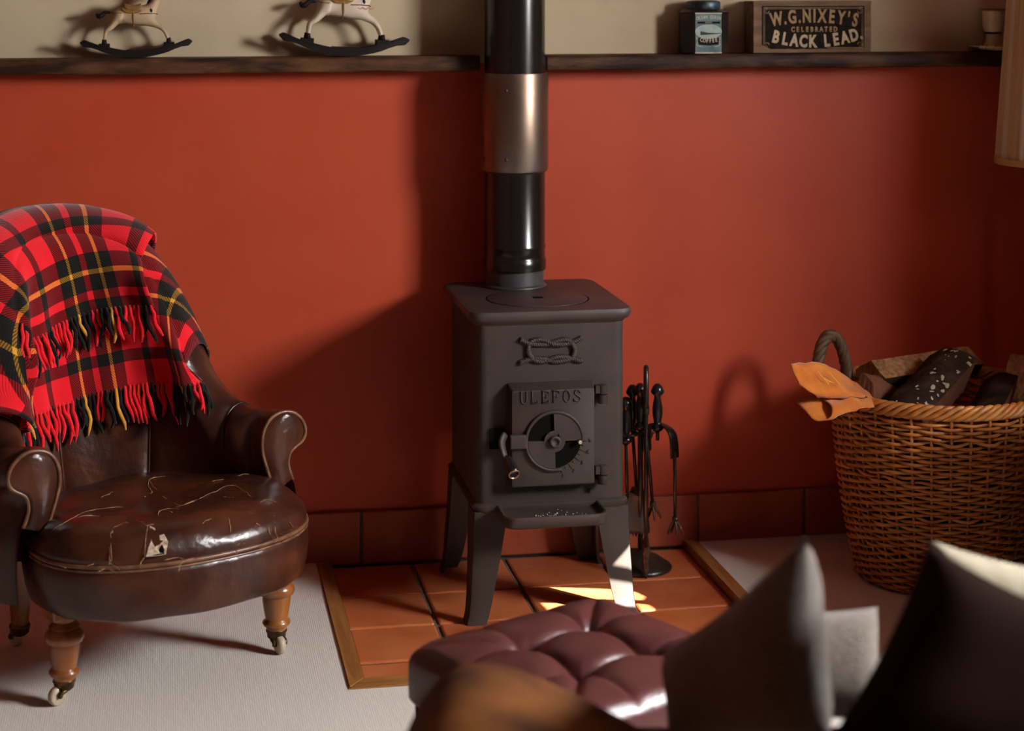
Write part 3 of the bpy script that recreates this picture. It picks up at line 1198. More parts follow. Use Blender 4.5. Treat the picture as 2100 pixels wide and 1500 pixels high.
# poker, leaning on the stand
poker = tag(empty('fire_poker', (.272, -.246, 0)), 'flat iron poker with ring handle standing in front of the stand', 'poker')
a, b = Vector((0, 0, .075)), Vector((.006, .024, .40))
tube('shaft', [a, b], .005, M_tool, poker, 8)
d = (b - a).normalized()
tip = [Vector((0, 0, 0)) + d * t for t in (0, .012, .03, .06, .085, .10)]
tube('blade', tip, [.0015, .005, .0085, .010, .008, .0055], M_rust, poker, 8, flat=.55, upref=(1, 0, 0))
cc = b + d * .052
ring = []
sd = Vector((.22, 1, 0)).normalized()
for k in range(28):
    an = 2 * PI * k / 28
    ring.append(cc + d * (math.sin(an) * .048) + sd * (math.cos(an) * .020))
tube('ring_handle', ring, .006, M_tool, poker, 8, closed=True)
lathe('collar', [(.0085, -.012), (.0085, .006), (.006, .01)], M_tool, poker, 10, tuple(b), cap=False)

# ================================================================== armchair
CO = Vector((-.832, -.721, .012))
chair = tag(empty('armchair', CO, math.atan2(.442, .897)), 'worn brown leather tub armchair on turned wooden legs', 'armchair')
# local frame: x to chair's right as we face it, y into the chair (away from its front)
ZT = ([0, 15, 30, 45, 60, 75, 90], [.898, .888, .846, .728, .575, .515, .505])
PROF = [(0, -.07), (0, 0), (-.010, .04), (-.022, .08), (-.027, .11), (-.022, .142), (-.004, .166), (.026, .175), (.054, .168), (.074, .148), (.080, .124),
        (.071, .105), (.052, .094), (.041, .083), (.037, .06), (.045, .03), (.056, 0), (.060, -.06), (.056, -.14)]
ZB = .335
NP = 55
PS = crom([(o_, h_, 0) for o_, h_ in PROF], NP)


def ztop(phi):
    x = abs(math.degrees(phi))
    xs_, ys_ = ZT
    if x >= 90:
        return ys_[-1]
    i = min(int(x / 15), 5)
    P_ = [ys_[1]] + ys_ + [ys_[-1]]
    f = (x - 15 * i) / 15
    p0, p1, p2, p3 = P_[i], P_[i + 1], P_[i + 2], P_[i + 3]
    return .5 * (2 * p1 + (p2 - p0) * f + (2 * p0 - 5 * p1 + 4 * p2 - p3) * f * f + (3 * p1 - p0 - 3 * p2 + p3) * f ** 3)


def tub(t, q_, extra=0.0, pleat=True):
    """point on the horseshoe shell: t -1..1 round it, q index along the profile"""
    T1 = .9
    if abs(t) <= T1:
        phi = t / T1 * PI / 2
        px_, py_ = .245 * math.sin(phi) - .085 * max(0, math.cos(phi)) ** .5, .10 + .215 * math.cos(phi)
        n_ = Vector((math.sin(phi), math.cos(phi), 0))
    else:
        s = 1 if t > 0 else -1
        phi = s * PI / 2
        f = (abs(t) - T1) / (1 - T1)
        px_, py_ = s * (.245 + .010 * f), .10 - .035 * f
        n_ = Vector((s, 0, 0))
    k = max(0, min(NP - 1.001, q_))
    i = int(k)
    p = PS[i].lerp(PS[i + 1], k - i)
    o_, h_ = p.x, p.y
    ex = ztop(phi) - .512
    if h_ >= .08:
        hh_ = h_ + ex
    elif h_ > 0:
        hh_ = h_ + ex * h_ / .08
    else:
        hh_ = h_
    c = max(0, math.cos(phi))
    rake = .26 * c ** 2.2
    off = o_ + rake * max(0, hh_) * (1 if q_ < NP * .62 else .85)
    if pleat and q_ < NP * .45 and abs(t) < .93:
        g = abs(math.sin(phi * 4.5 + .35))
        off += .010 * (1 - g) ** 4 - .004 * g
    if pleat and abs(t) < .9:
        g = abs(math.sin(phi * 4.5 + .35))
        if .2 * NP < q_ < .6 * NP:
            off += .004 * (1 - g) ** 6 * (1 if q_ < NP * .4 else -1)
    return Vector((px_, py_, 0)) + n_ * (off + extra) + Vector((0, 0, ZB - CO.z + hh_ + 0))


NT = 181
V = [tub(-1 + 2 * i / (NT - 1), k) for i in range(NT) for k in range(NP)]
shell = obj('back_and_arms', V, grid_faces(NT, NP), M_leather, chair, True)
# arm fronts: padded panels with piping
for s in (-1, 1):
    ring = [tub(s, k, 0, False) for k in range(3, NP - 8)]
    cen = sum(ring, Vector()) / len(ring)
    V = []
    rings_n = 5
    for j in range(rings_n):
        f = 1 - j / rings_n
        for p in ring:
            # shrink towards the spine of the panel rather than its centre
            spine = Vector((cen.x + (p.x - cen.x) * .25, p.y, p.z * .92 + cen.z * .08))
            q_ = spine.lerp(p, f)
            q_.y -= .012 * math.sin((1 - f) * PI / 2 + .0) + .001
            V.append(q_)
    n = len(ring)
    Fc = [(j * n + k, j * n + (k + 1) % n, (j + 1) * n + (k + 1) % n, (j + 1) * n + k) for j in range(rings_n - 1) for k in range(n)]
    Fc.append(tuple((rings_n - 1) * n + k for k in range(n)))
    obj('arm_front', V, Fc, M_leather, chair, True)
    pp = [p + Vector((0, -.003, 0)) for p in ring]
    tube('piping', pp, .0042, M_piping, chair, 6)
    # lower side panel edge piping
# seam piping on the inner back pleats
for kk in range(-4, 5):
    phi = (kk * PI - .35) / 4.5
    if abs(phi) > 1.35:
        continue
    t = phi / (PI / 2) * .9
    tube('pleat_seam', [tub(t, q_ * NP * .52 / 20, -.0015) for q_ in range(1, 21)], .0022, M_leather, chair, 5)


def seat_out(a, grow=0):
    c, s = math.cos(a), math.sin(a)
    if s >= 0:      # front
        e = 2.25
        x = (abs(c) ** (2 / e)) * (1 if c >= 0 else -1) * .288
        y = .035 - (abs(s) ** (2 / e)) * .212
    else:
        x = c * .288
        y = .035 + (-s) * .30
    v = Vector((x, y, 0))
    return v * (1 + grow)


NA = 96
V = []
rr = [0, .2, .4, .55, .7, .8, .88, .94, .98, 1.0, 1.0, .985]
hz = [.372, .373, .374, .374, .371, .366, .357, .345, .333, .320, .310, .303]
for j, (r, h) in enumerate(zip(rr, hz)):
    for i in range(NA):
        a = 2 * PI * i / NA
        p = seat_out(a) * r
        d = .0
        if r < .97:
            d = .010 * noise.noise(Vector((p.x * 7, p.y * 7, 2.2))) + .004 * noise.noise(Vector((p.x * 22, p.y * 22, 5)))
            d -= .010 * math.exp(-((p.x + .02) ** 2 + (p.y - .02) ** 2) / .012)
        V.append((p.x, p.y, h + d - CO.z))
Fc = []
for j in range(len(rr) - 1):
    for i in range(NA):
        Fc.append((j * NA + i, (j + 1) * NA + i, (j + 1) * NA + (i + 1) % NA, j * NA + (i + 1) % NA))
seat = obj('seat', V, Fc, M_seat, chair, True)
# split in the leather showing the stuffing
CMI = (Matrix.Translation(CO) @ Matrix.Rotation(math.atan2(.442, .897), 4, 'Z')).inverted()
tc_ = CMI @ on_z(318, 1108, .352)
tc_.z = 0
pts = [(-.022, -.006), (-.012, .004), (-.004, .008), (0, .022), (.006, .034), (.012, .026), (.010, .012), (.022, .006), (.026, -.004), (.016, -.014), (.002, -.018), (-.014, -.016)]


def seat_h(x, y):
    a = math.atan2(-(y - .035), x)
    for it in range(1):
        pass
    # ratio of radius to outline in this direction
    best = 1e9
    rb_ = 1
    for i in range(NA):
        o_ = seat_out(2 * PI * i / NA)
        ang = abs(math.atan2(o_.x * y - o_.y * x, o_.x * x + o_.y * y))
        if ang < best:
            best = ang
            rb_ = math.hypot(x, y) / o_.length
    h = interp(rb_, rr[:10], hz[:10])
    d = .010 * noise.noise(Vector((x * 7, y * 7, 2.2))) + .004 * noise.noise(Vector((x * 22, y * 22, 5)))
    d -= .010 * math.exp(-((x + .02) ** 2 + (y - .02) ** 2) / .012)
    return h + d - CO.z


V = [(tc_.x, tc_.y, seat_h(tc_.x, tc_.y) + .0035)] + [(tc_.x + x, tc_.y + y, seat_h(tc_.x + x, tc_.y + y) + .0012) for x, y in pts]
obj('torn_stuffing', V, [(0, 1 + i, 1 + (i + 1) % len(pts)) for i in range(len(pts))], mat('stuffing', (.60, .50, .38), .95, color2=(.30, .2, .12), nscale=90), seat, True)
V = [(tc_.x + .004, tc_.y - .012, seat_h(tc_.x, tc_.y - .012) + .0045)]
hol = [(-.012, -.014), (0, -.006), (.012, -.005), (.018, -.011), (.010, -.018), (-.004, -.019)]
V += [(tc_.x + x, tc_.y + y, seat_h(tc_.x + x, tc_.y + y) + .003) for x, y in hol]
obj('tear_hole', V, [(0, 1 + i, 1 + (i + 1) % 6) for i in range(6)], M_dark, seat, True)

# dry cracks in the seat leather, worn through to the pale hide
CR = [[(315, 985), (425, 965), (560, 915), (640, 905), (760, 890)], [(880, 815), (930, 790), (915, 745), (1020, 690)], [(780, 945), (860, 985), (910, 1000), (960, 980), (1000, 920), (1060, 945)],
      [(910, 1000), (880, 1060), (860, 1130)], [(670, 1090), (680, 1040), (700, 1010), (760, 985), (800, 990)], [(680, 1040), (690, 1090), (740, 1140)], [(610, 1140), (650, 1120), (720, 1150)],
      [(1080, 880), (1200, 830), (1300, 800), (1420, 770), (1500, 790), (1560, 830)], [(1300, 745), (1420, 715), (1540, 700)], [(1690, 870), (1710, 930), (1760, 960)], [(1780, 850), (1830, 880)],
      [(1650, 900), (1700, 950)], [(1400, 930), (1450, 960), (1540, 930), (1600, 910)], [(365, 1075), (405, 1090)], [(620, 830), (700, 800)], [(1100, 1130), (1110, 1090), (1190, 1050)],
      [(915, 745), (980, 790), (1060, 830), (1110, 860), (1200, 840)], [(1000, 920), (1040, 900), (1100, 905)], [(1240, 970), (1300, 950)], [(1450, 1000), (1465, 1050)], [(1600, 850), (1640, 830), (1700, 835)],
      [(480, 960), (560, 955), (610, 960)], [(1010, 1080), (1090, 1060), (1130, 1065)], [(540, 1090), (580, 1070)], [(1380, 820), (1440, 830)], [(1720, 900), (1790, 920), (1840, 915)]]
rc_ = random.Random(21)
pale, cl = [], 0
for poly in CR:
    pts3 = []
    for a_, b_ in poly:
        p = CMI @ on_z(a_ / 3, 750 + b_ / 3, .365)
        pts3.append(Vector((p.x, p.y, 0)))
    dens = crom(pts3, max(6, 5 * len(pts3)))
    path = []
    for p in dens:
        x_, y_ = p.x + rc_.uniform(-.0022, .0022), p.y + rc_.uniform(-.0022, .0022)
        path.append(Vector((x_, y_, seat_h(x_, y_) + .0003)))
    rads = [rc_.uniform(.0003, .0010) for _ in path]
    rads[0] = rads[-1] = .0002
    pale.append(tube_data(path, rads, 5))
o = tubes('cracks', pale, mat('worn hide', (.42, .25, .13), .85, color2=(.20, .09, .04), nscale=120), seat)
o['kind'] = 'stuff'

# apron under the seat, front and sides
V = []
pz = [(.96, .303), (1.0, .298), (1.012, .285), (1.015, .255), (1.0, .225), (.975, .203), (.95, .198), (.80, .198)]
for r, h in pz:
    for i in range(NA):
        p = seat_out(2 * PI * i / NA) * r
        sag = .0012 * math.sin(i * .7) if h < .21 else 0
        V.append((p.x, p.y, h - CO.z + sag))
Fc = [(j * NA + i, (j + 1) * NA + i, (j + 1) * NA + (i + 1) % NA, j * NA + (i + 1) % NA) for j in range(len(pz) - 1) for i in range(NA)]
obj('apron', V, Fc, M_leather, chair, True)
obj('underside', [(p.x, p.y, .2 - CO.z) for p in (seat_out(2 * PI * i / NA) * .85 for i in range(NA))], [tuple(range(NA))], M_dark, chair)
for r, h, rad in ((1.0, .305, .0048), (1.004, .297, .003)):
    tube('piping', [seat_out(PI * i / 60) * r + Vector((0, 0, h - CO.z)) for i in range(-2, 63)], rad, M_piping, chair, 6)
# legs
LEG = [(.0001, .190), (.036, .190), (.036, .176), (.030, .172), (.022, .170), (.020, .162), (.026, .158), (.030, .153), (.027, .149), (.030, .146), (.037, .139), (.039, .131), (.036, .123), (.029, .119), (.030, .112),
       (.027, .09), (.0235, .072), (.024, .070), (.029, .066), (.030, .062), (.027, .057), (.022, .054), (.021, .045), (.018, .036), (.0001, .036)]


def caster(lx_, ly_, yaw, front=True):
    lg = lathe('leg', [(r, z) for r, z in LEG] if front else [(.0001, .19), (.026, .19), (.022, .10), (.017, .036), (.0001, .036)], M_legwood, chair, 28, (lx_, ly_, 0), cap=False)
    auto_smooth(lg, 50)
    cup = lathe('caster_cup', [(.021, .050), (.0225, .047), (.0225, .044), (.0205, .042), (.019, .032), (.012, .026), (.0001, .025)], M_cup, lg, 24, (lx_, ly_, 0), cap=False)
    tr = Vector((math.cos(yaw), math.sin(yaw), 0))
    ax = Vector((-tr.y, tr.x, 0))
    base_ = Vector((lx_, ly_, 0))
    wc = base_ + tr * .016 + Vector((0, 0, .019))
    fk = []
    for s in (-1, 1):
        fk.append(tube_data(crom([base_ + ax * (.004 * s) + Vector((0, 0, .034)), base_ + tr * .002 + ax * (s * .012) + Vector((0, 0, .031)), wc + ax * (s * .0125) + Vector((0, 0, .006)), wc + ax * (s * .0125)], 8), .0048, 6))
    fk.append(tube_data([wc - ax * .014, wc + ax * .014], .003, 6))
    tubes('caster_fork', fk, M_cup, lg)
    wv_, wf_ = lathe_data([(.004, -.008), (.015, -.008), (.0185, -.005), (.019, 0), (.0185, .005), (.015, .008), (.004, .008)], 26)
    M4 = Matrix.Translation(wc) @ ax.to_track_quat('Z', 'Y').to_matrix().to_4x4()
    obj('caster_wheel', [M4 @ v for v in wv_], wf_, M_wheel, lg, True)


caster(-.240, .012, math.radians(190))
caster(.235, .012, math.radians(-95))
caster(-.19, .36, math.radians(100), False)
caster(.15, .36, math.radians(80), False)
for lx_, ly_ in ((-.240, .012), (.235, .012)):
    box('leg_block', (lx_ - .036, ly_ - .033, .172), (lx_ + .036, ly_ + .033, .196), M_legwood, chair, .004)

# ================================================================== tartan blanket over the chair back
CM = Matrix.Translation(CO) @ Matrix.Rotation(math.atan2(.442, .897), 4, 'Z')
QTOP = 20.0      # profile index near the crown
blanket = tag(empty('tartan_blanket', CM @ Vector((0, .45, .9))), 'red and black tartan wool blanket with fringes draped over the chair', 'blanket')
BL = Matrix.Translation(-(CM @ Vector((0, .45, .9)))) @ CM


def face_pt(phi, z, off):
    """point off the inner face of the back at height z (chair local)"""
    t = phi / (PI / 2) * .9
    lo, hi = 2.0, 19.0
    for _ in range(18):
        m_ = (lo + hi) / 2
        if tub(t, m_, 0, False).z < z:
            lo = m_
        else:
            hi = m_
    return tub(t, lo, -off, False)


def layer(name, f0, f1, zh0, zh1, off, qb, skew=0.0, voff=0.0, seed=0):
    """cloth from behind the back (profile index qb) over the crown and down to a hem"""
    nu, na_, nb_ = 70, 26, 46
    V, UV = [], []
    hem = []
    for i in range(nu):
        s = i / (nu - 1)
        col_ = []
        zh = zh0 + (zh1 - zh0) * s + .006 * math.sin(s * 9 + seed)
        phi_top = f0 + (f1 - f0) * s
        # over the crown
        for k in range(na_):
            q_ = qb + (15.0 - qb) * k / (na_ - 1)
            p = tub(phi_top / (PI / 2) * .9, q_, 0, False)
            # outward normal by differences
            t = phi_top / (PI / 2) * .9
            d1 = tub(t, q_ + .4, 0, False) - tub(t, q_ - .4, 0, False)
            d2 = tub(t + .01, q_, 0, False) - tub(t - .01, q_, 0, False)
            nrm = d2.cross(d1)
            if nrm.length > 0:
                nrm.normalize()
            cen_ = tub(t, 20, 0, False)
            if nrm.dot(p - (cen_ + Vector((0, 0, -.05)))) < 0:
                nrm = -nrm
            col_.append(p + nrm * off)
        zs_ = col_[-1].z
        for k in range(1, nb_):
            f = k / (nb_ - 1)
            z = zs_ + (zh - zs_) * f
            phi = phi_top + skew * f
            fold = .006 * math.sin(phi * 9 + seed * 2 + f * 2) * f + .004 * math.sin(phi * 21 + seed) * f
            hang = .022 * math.sin(min(1, f * 1.15) * PI) * .6
            col_.append(face_pt(phi, z, off + .006 + fold + hang))
        # uv by length
        acc = 0
        for k, p in enumerate(col_):
            if k:
                acc += (p - col_[k - 1]).length
            UV.append([s, acc])
            V.append(BL @ p)
        hem.append((col_[-1], col_[-1] - col_[-4], s))
    nv = na_ + nb_ - 1
    # measure v from the hem so the stripes run straight; u by angle
    for i in range(nu):
        tot = UV[i * nv + nv - 1][1]
        s = i / (nu - 1)
        for k in range(nv):
            e = UV[i * nv + k]
            UV[i * nv + k] = ((f0 + (f1 - f0) * s) * .44 + .062, (tot - e[1]) + voff)
    o = obj(name, V, grid_faces(nu, nv), M_tartan, blanket, True, UV)
    sm = o.modifiers.new('thick', 'SOLIDIFY')
    sm.thickness = .005
    sm.offset = 0
    return hem


R_ = math.radians
hem1 = layer('under_fold', R_(-64), R_(54), .485, .545, .006, 40, R_(10), .20, 1)
hem2 = layer('upper_fold', R_(-66), R_(31), .635, .712, .036, 38, R_(8), .055, 1)
rt_ = random.Random(11)


def fringe(hem, step, f0, f1, ln):
    # arc length positions along the hem
    acc = 0
    nxt = 0
    for i in range(1, len(hem)):
        a_, b_ = hem[i - 1][0], hem[i][0]
        seg = (b_ - a_).length
        while nxt < acc + seg:
            f = (nxt - acc) / seg
            p = a_.lerp(b_, f)
            s = hem[i - 1][2] + (hem[i][2] - hem[i - 1][2]) * f
            u_ = (f0 + (f1 - f0) * s) * .44 + .062
            c = sett_at(u_)
            if c == 'k' and rt_.random() < .10:
                c = 'r'
            dn = hem[i][1].normalized()
            side = (b_ - a_).normalized()
            out_ = side.cross(dn)
            if out_.y > 0:
                out_ = -out_
            l = ln * rt_.uniform(.75, 1.2)
            sway = rt_.uniform(-.016, .016)
            ins = rt_.uniform(.001, .012)
            pts = [p - dn * .006, p + dn * .004 + out_ * ins * .4]
            for k in range(1, 6):
                g = k / 5
                pts.append(p + dn * (l * g) + Vector((0, 0, -1)) * (.004 * g) + side * (sway * g * g + .003 * math.sin(g * 7 + sway * 300)) + out_ * (ins * math.sin(g * PI * .8)))
            pts = [BL @ q_ for q_ in pts]
            tube('tassel', pts, [.0036, .0038, .0042, .0046, .0048, .0044, .0022], M_yarn[c], blanket, 6)
            nxt += step * rt_.uniform(.8, 1.2)
        acc += seg


fringe(hem1, .0100, R_(-64), R_(54), .070)
fringe(hem2, .0102, R_(-66), R_(31), .064)

# ================================================================== log basket
BC = Vector((.955, -.375, .012))
BH = .448
basket = tag(empty('log_basket', BC), 'tall round willow log basket standing against the red wall', 'basket')


def brad(z):
    s = z / BH
    return .186 + .060 * s + .010 * math.sin(s * PI)


NS = 34
for k in range(NS):
    a = 2 * PI * k / NS
    pth = []
    for i in range(12):
        z = BH * i / 11
        r = brad(z) - .001
        pth.append((r * math.cos(a), r * math.sin(a), z + .002))
    tube('stake', pth, .0042, M_wick, basket, 5)
rbk = random.Random(2)
z = .012
row = 0
while z < BH - .03:
    band = row % 11 == 9 or row % 11 == 10
    pts, rads = [], []
    per = 8
    n = NS * per // 2
    ph = rbk.uniform(-.15, .15)
    for i in range(n):
        a = 2 * PI * i / n
        wav = math.cos(a * NS / 2 + PI * (row % 2) + ph)
        r = brad(z) + .0068 * (1 if wav > 0 else -1) * abs(wav) ** .7
        wob = .0022 * noise.noise(Vector((a * 3, row * 1.7, 0))) + (.0028 * math.sin(a * NS / 2 + row) if band else 0)
        pts.append((r * math.cos(a), r * math.sin(a), z + wob))
        rads.append(.0040 * (1 + .25 * noise.noise(Vector((a * 5, row * 3.1, 4)))))
    v, f = tube_data(pts, rads, 5, True)
    obj('weaver', v, f, M_wick if row % 3 else M_wick2, basket, True)
    z += .0083 if not band else .0095
    row += 1
# plaited rim
for s in range(5):
    pts = []
    n = 168
    for i in range(n):
        a = 2 * PI * i / n
        ph = a * 14 + s * 2 * PI / 5
        r = brad(BH) + .007 * math.cos(ph) + .002
        pts.append((r * math.cos(a), r * math.sin(a), BH - .008 + .013 * math.sin(ph)))
    v, f = tube_data(pts, .0062, 6, True)
    obj('rim_strand', v, f, M_wick2 if s % 2 else M_wick, basket, True)
lathe('bottom', [(.0001, .004), (.185, .004), (.188, .010), (.0001, .012)], M_wick, basket, 42, cap=False)


def handle(name, ang, hgt, wid, turn=0):
    d = Vector((math.cos(ang), math.sin(ang), 0))
    t = Matrix.Rotation(turn, 3, 'Z') @ Vector((-d.y, d.x, 0))
    r = brad(BH)
    pts = []
    for k in range(41):
        an = PI * (k / 40 * 1.24 - .12)
        pts.append(d * (r + .004 + .006 * math.sin(an)) + t * (wid * math.cos(an)) + Vector((0, 0, BH - .006 + hgt * math.sin(an))))
    tubes(name, rope_data(pts, .0135, 4, .085, .0088, 6), M_rope, basket)


handle('rope_handle', math.radians(150), .112, .048, math.radians(-38))
handle('rope_handle', math.radians(-20), .135, .07)


def log(label, p0, p1, section, mats, roll=0.0, seed=0, n=14):
    """split log: section polygon (first part bark arc, rest split faces) swept from p0 to p1"""
    p0, p1 = Vector(p0), Vector(p1)
    d = (p1 - p0).normalized()
    a = Vector((0, 0, 1)) - d * d.z
    a.normalize()
    a = Matrix.Rotation(roll, 3, d) @ a
    c = d.cross(a)
    m = len(section)
    V = []
    Lg = (p1 - p0).length
    for i in range(n):
        f = i / (n - 1)
        cc_ = p0.lerp(p1, f) - p0
        for j, (x, y) in enumerate(section):
            g = 1 + .10 * noise.noise(Vector((j * .9, f * 3, seed))) + .04 * noise.noise(Vector((j * 3.1, f * 11, seed)))
            e = Vector()
            if i in (0, n - 1):
                e = d * (.006 * noise.noise(Vector((j * 1.7, seed, f))))
            V.append(cc_ + a * (y * g) + c * (x * g) + e)
    Fc, mi = [], []
    for i in range(n - 1):
        for j in range(m):
            k = (j + 1) % m
            Fc.append((i * m + j, i * m + k, (i + 1) * m + k, (i + 1) * m + j))
            mi.append(0 if j < m * .55 else 1)
    Fc.append(tuple(range(m - 1, -1, -1)))
    Fc.append(tuple((n - 1) * m + j for j in range(m)))
    mi += [1, 1]
    o = obj('split_log', V, Fc, mats)
    o.location = p0
    for p, k in zip(o.data.polygons, mi):
        p.material_index = k
    bm = bmesh.new()
    bm.from_mesh(o.data)
    bmesh.ops.recalc_face_normals(bm, faces=bm.faces)
    bm.to_mesh(o.data)
    bm.free()
    auto_smooth(o, 32)
    return tag(o, label, 'log', 'split logs in the basket')


def wedge(R, spread, nb=9, ns=6, depth=1.0):
    pts = []
    for i in range(nb):
        a = PI / 2 + spread * (i / (nb - 1) - .5)
        pts.append((R * math.cos(a), R * math.sin(a) - R * .45))
    e0, e1 = pts[-1], pts[0]
    tipv = (0, -R * .62 * depth)
    for i in range(1, ns // 2 + 1):
        f = i / (ns // 2 + 0)
        pts.append((e0[0] + (tipv[0] - e0[0]) * f, e0[1] + (tipv[1] - e0[1]) * f))
    for i in range(1, ns // 2):
        f = i / (ns // 2)
        pts.append((tipv[0] + (e1[0] - tipv[0]) * f, tipv[1] + (e1[1] - tipv[1]) * f))
    return pts


def BW(u, v, y):
    return on_y(u, v, y)


# pale split log lying at the back, end grain to the left
log('pale split log with ragged face at the back of the basket', BW(1785, 772, -.29), BW(1985, 742, -.20), wedge(.062, 2.4), [M_bark, M_split], math.radians(180), 1)
log('dark bark log flecked with pale lichen leaning in the basket', BW(1840, 880, -.49), BW(1955, 755, -.335), wedge(.098, 1.9), [M_bark, M_splitr], math.radians(-18), 2)
log('narrow bark log with a torn brown edge beside the lichened log', BW(2010, 890, -.54), BW(2055, 800, -.36), wedge(.075, 1.7), [M_bark, M_splitr], math.radians(-30), 3)
log('tan split log standing up at the right of the basket', BW(2068, 860, -.40), BW(2098, 738, -.34), wedge(.055, 2.0), [M_splitr, M_split], 2.4, 4)
log('short reddish log end resting on the rim behind the gloves', BW(1772, 800, -.40), BW(1830, 810, -.28), wedge(.045, 2.2), [M_splitr, M_splitr], 1.3, 5)
log('dark log lying low in the middle of the basket', (.86, -.42, .30), (1.10, -.34, .33), wedge(.075, 2.2), [M_bark, M_bark], .3, 6)
log('dark log filling the bottom of the basket', (.84, -.32, .18), (1.10, -.42, .20), wedge(.08, 2.2), [M_bark, M_bark], .9, 7)
# lichen flecks are part of the big bark log
big = [o for o in bpy.data.objects if o.name.startswith('split_log') and 'lichen leaning' in o.get('label', '')][0]
lich = mat('lichen', (.42, .36, .25), .9)
rl = random.Random(9)
LV, LF = [], []
me_ = big.data
cand = [p for p in me_.polygons if p.material_index == 0 and p.normal.y < -.1]
for k in range(46):
    p = rl.choice(cand)
    ws = [rl.random() for _ in p.vertices]
    sm_ = sum(ws)
    c = sum((me_.vertices[vi].co * (w_ / sm_) for vi, w_ in zip(p.vertices, ws)), Vector()) + p.normal * .0012
    a = p.normal.orthogonal().normalized()
    b = p.normal.cross(a)
    r = rl.choice([.002, .003, .003, .005])
    st = rl.uniform(1, 2.4)
    ro = rl.uniform(0, PI)
    b0 = len(LV)
    LV.append(c + p.normal * .0012)
    for j in range(7):
        an = 2 * PI * j / 7
        rx, ry = r * st * math.cos(an) * rl.uniform(.6, 1.2), r * math.sin(an) * rl.uniform(.6, 1.2)
        LV.append(c + a * (rx * math.cos(ro) - ry * math.sin(ro)) + b * (rx * math.sin(ro) + ry * math.cos(ro)))
    for j in range(7):
        LF.append((b0, b0 + 1 + j, b0 + 1 + (j + 1) % 7))
o = obj('lichen', LV, LF, lich, big)
o['kind'] = 'stuff'


# ------------------------------------------------------------------ gauntlets on the basket rim
def glove(label, rows, name='leather_glove', stitch=False):
    """rows: cross sections as lists of (u, v, y) pixels-with-depth, closed loops of a flattened cuff"""
    rings = [crom([on_y(*p) for p in r] + [on_y(*r[0])], 25)[:-1] for r in rows]
    base_ = sum(rings[-1], Vector()) / 24
    m = len(rings)
    full = []
    for k in range(24):
        full.append(crom([r[k] for r in rings], 16))
    V = [full[k][i] - base_ + Vector((noise.noise(full[k][i] * 42), noise.noise(full[k][i] * 42 + Vector((9, 0, 0))), noise.noise(full[k][i] * 42 + Vector((0, 9, 0))))) * .006 for i in range(16) for k in range(24)]
    Fc = [(i * 24 + k, i * 24 + (k + 1) % 24, (i + 1) * 24 + (k + 1) % 24, (i + 1) * 24 + k) for i in range(15) for k in range(24)]
    Fc.append(tuple(15 * 24 + k for k in range(24)))
    root = empty(name, base_)
    cuff = obj('gauntlet', V, Fc, [M_suede, M_lining], root, True)
    sm = cuff.modifiers.new('thick', 'SOLIDIFY')
    sm.thickness = .0028
    sm.offset = 1
    return tag(root, label, 'glove', 'gauntlets over the basket rim'), base_, full


g1, b1, f1 = glove('orange suede gauntlet with yellow stitching lying over the basket rim', [
    [(1619, 748, -.60), (1640, 790, -.625), (1668, 806, -.63), (1680, 812, -.60), (1672, 795, -.57), (1645, 765, -.565)],
    [(1662, 746, -.58), (1672, 785, -.61), (1690, 806, -.62), (1712, 814, -.60), (1705, 790, -.56), (1685, 765, -.55)],
    [(1708, 758, -.55), (1712, 785, -.585), (1728, 806, -.60), (1745, 814, -.58), (1742, 796, -.54), (1728, 772, -.525)],
    [(1752, 790, -.50), (1756, 800, -.53), (1768, 812, -.545), (1782, 818, -.53), (1785, 808, -.49), (1770, 796, -.48)],
    [(1775, 815, -.44), (1780, 820, -.47), (1790, 828, -.48), (1800, 830, -.46), (1800, 824, -.43), (1788, 816, -.42)]])
st = []
for k in (0, 1):
    pts = [on_y(1676 + k * 22, 760, -.607 + .012 * k), on_y(1688 + k * 22, 775, -.613 + .010 * k), on_y(1700 + k * 22, 788, -.618 + .008 * k)]
    st.append(tube_data([p - b1 for p in pts], .0009, 5))
for k in range(5):
    a = on_y(1683 + 4 * k, 771 + 3 * k, -.614)
    b = on_y(1690 + 5 * k, 776 + 2.4 * k, -.614)
    st.append(tube_data([a - b1, b - b1], .0006, 4))
tubes('stitching', st, M_stitch, g1)
g2, b2, f2 = glove('orange suede gauntlet with gaping cuff hanging below the other', [
    [(1634, 824, -.580), (1650, 844, -.615), (1676, 864, -.640), (1704, 853, -.645), (1702, 833, -.630), (1676, 816, -.575)],
    [(1668, 818, -.58), (1684, 844, -.615), (1702, 859, -.635), (1722, 849, -.64), (1720, 828, -.62), (1696, 812, -.57)],
    [(1704, 810, -.57), (1710, 830, -.60), (1724, 847, -.62), (1744, 843, -.615), (1744, 822, -.58), (1722, 807, -.555)],
    [(1744, 802, -.55), (1746, 815, -.575), (1760, 832, -.585), (1778, 834, -.57), (1780, 818, -.535), (1762, 804, -.525)],
    [(1778, 822, -.48), (1780, 828, -.50), (1790, 836, -.51), (1800, 836, -.495), (1800, 826, -.465), (1788, 820, -.455)]])

# ================================================================== things on the ledge
ZL = SH_Z + .001


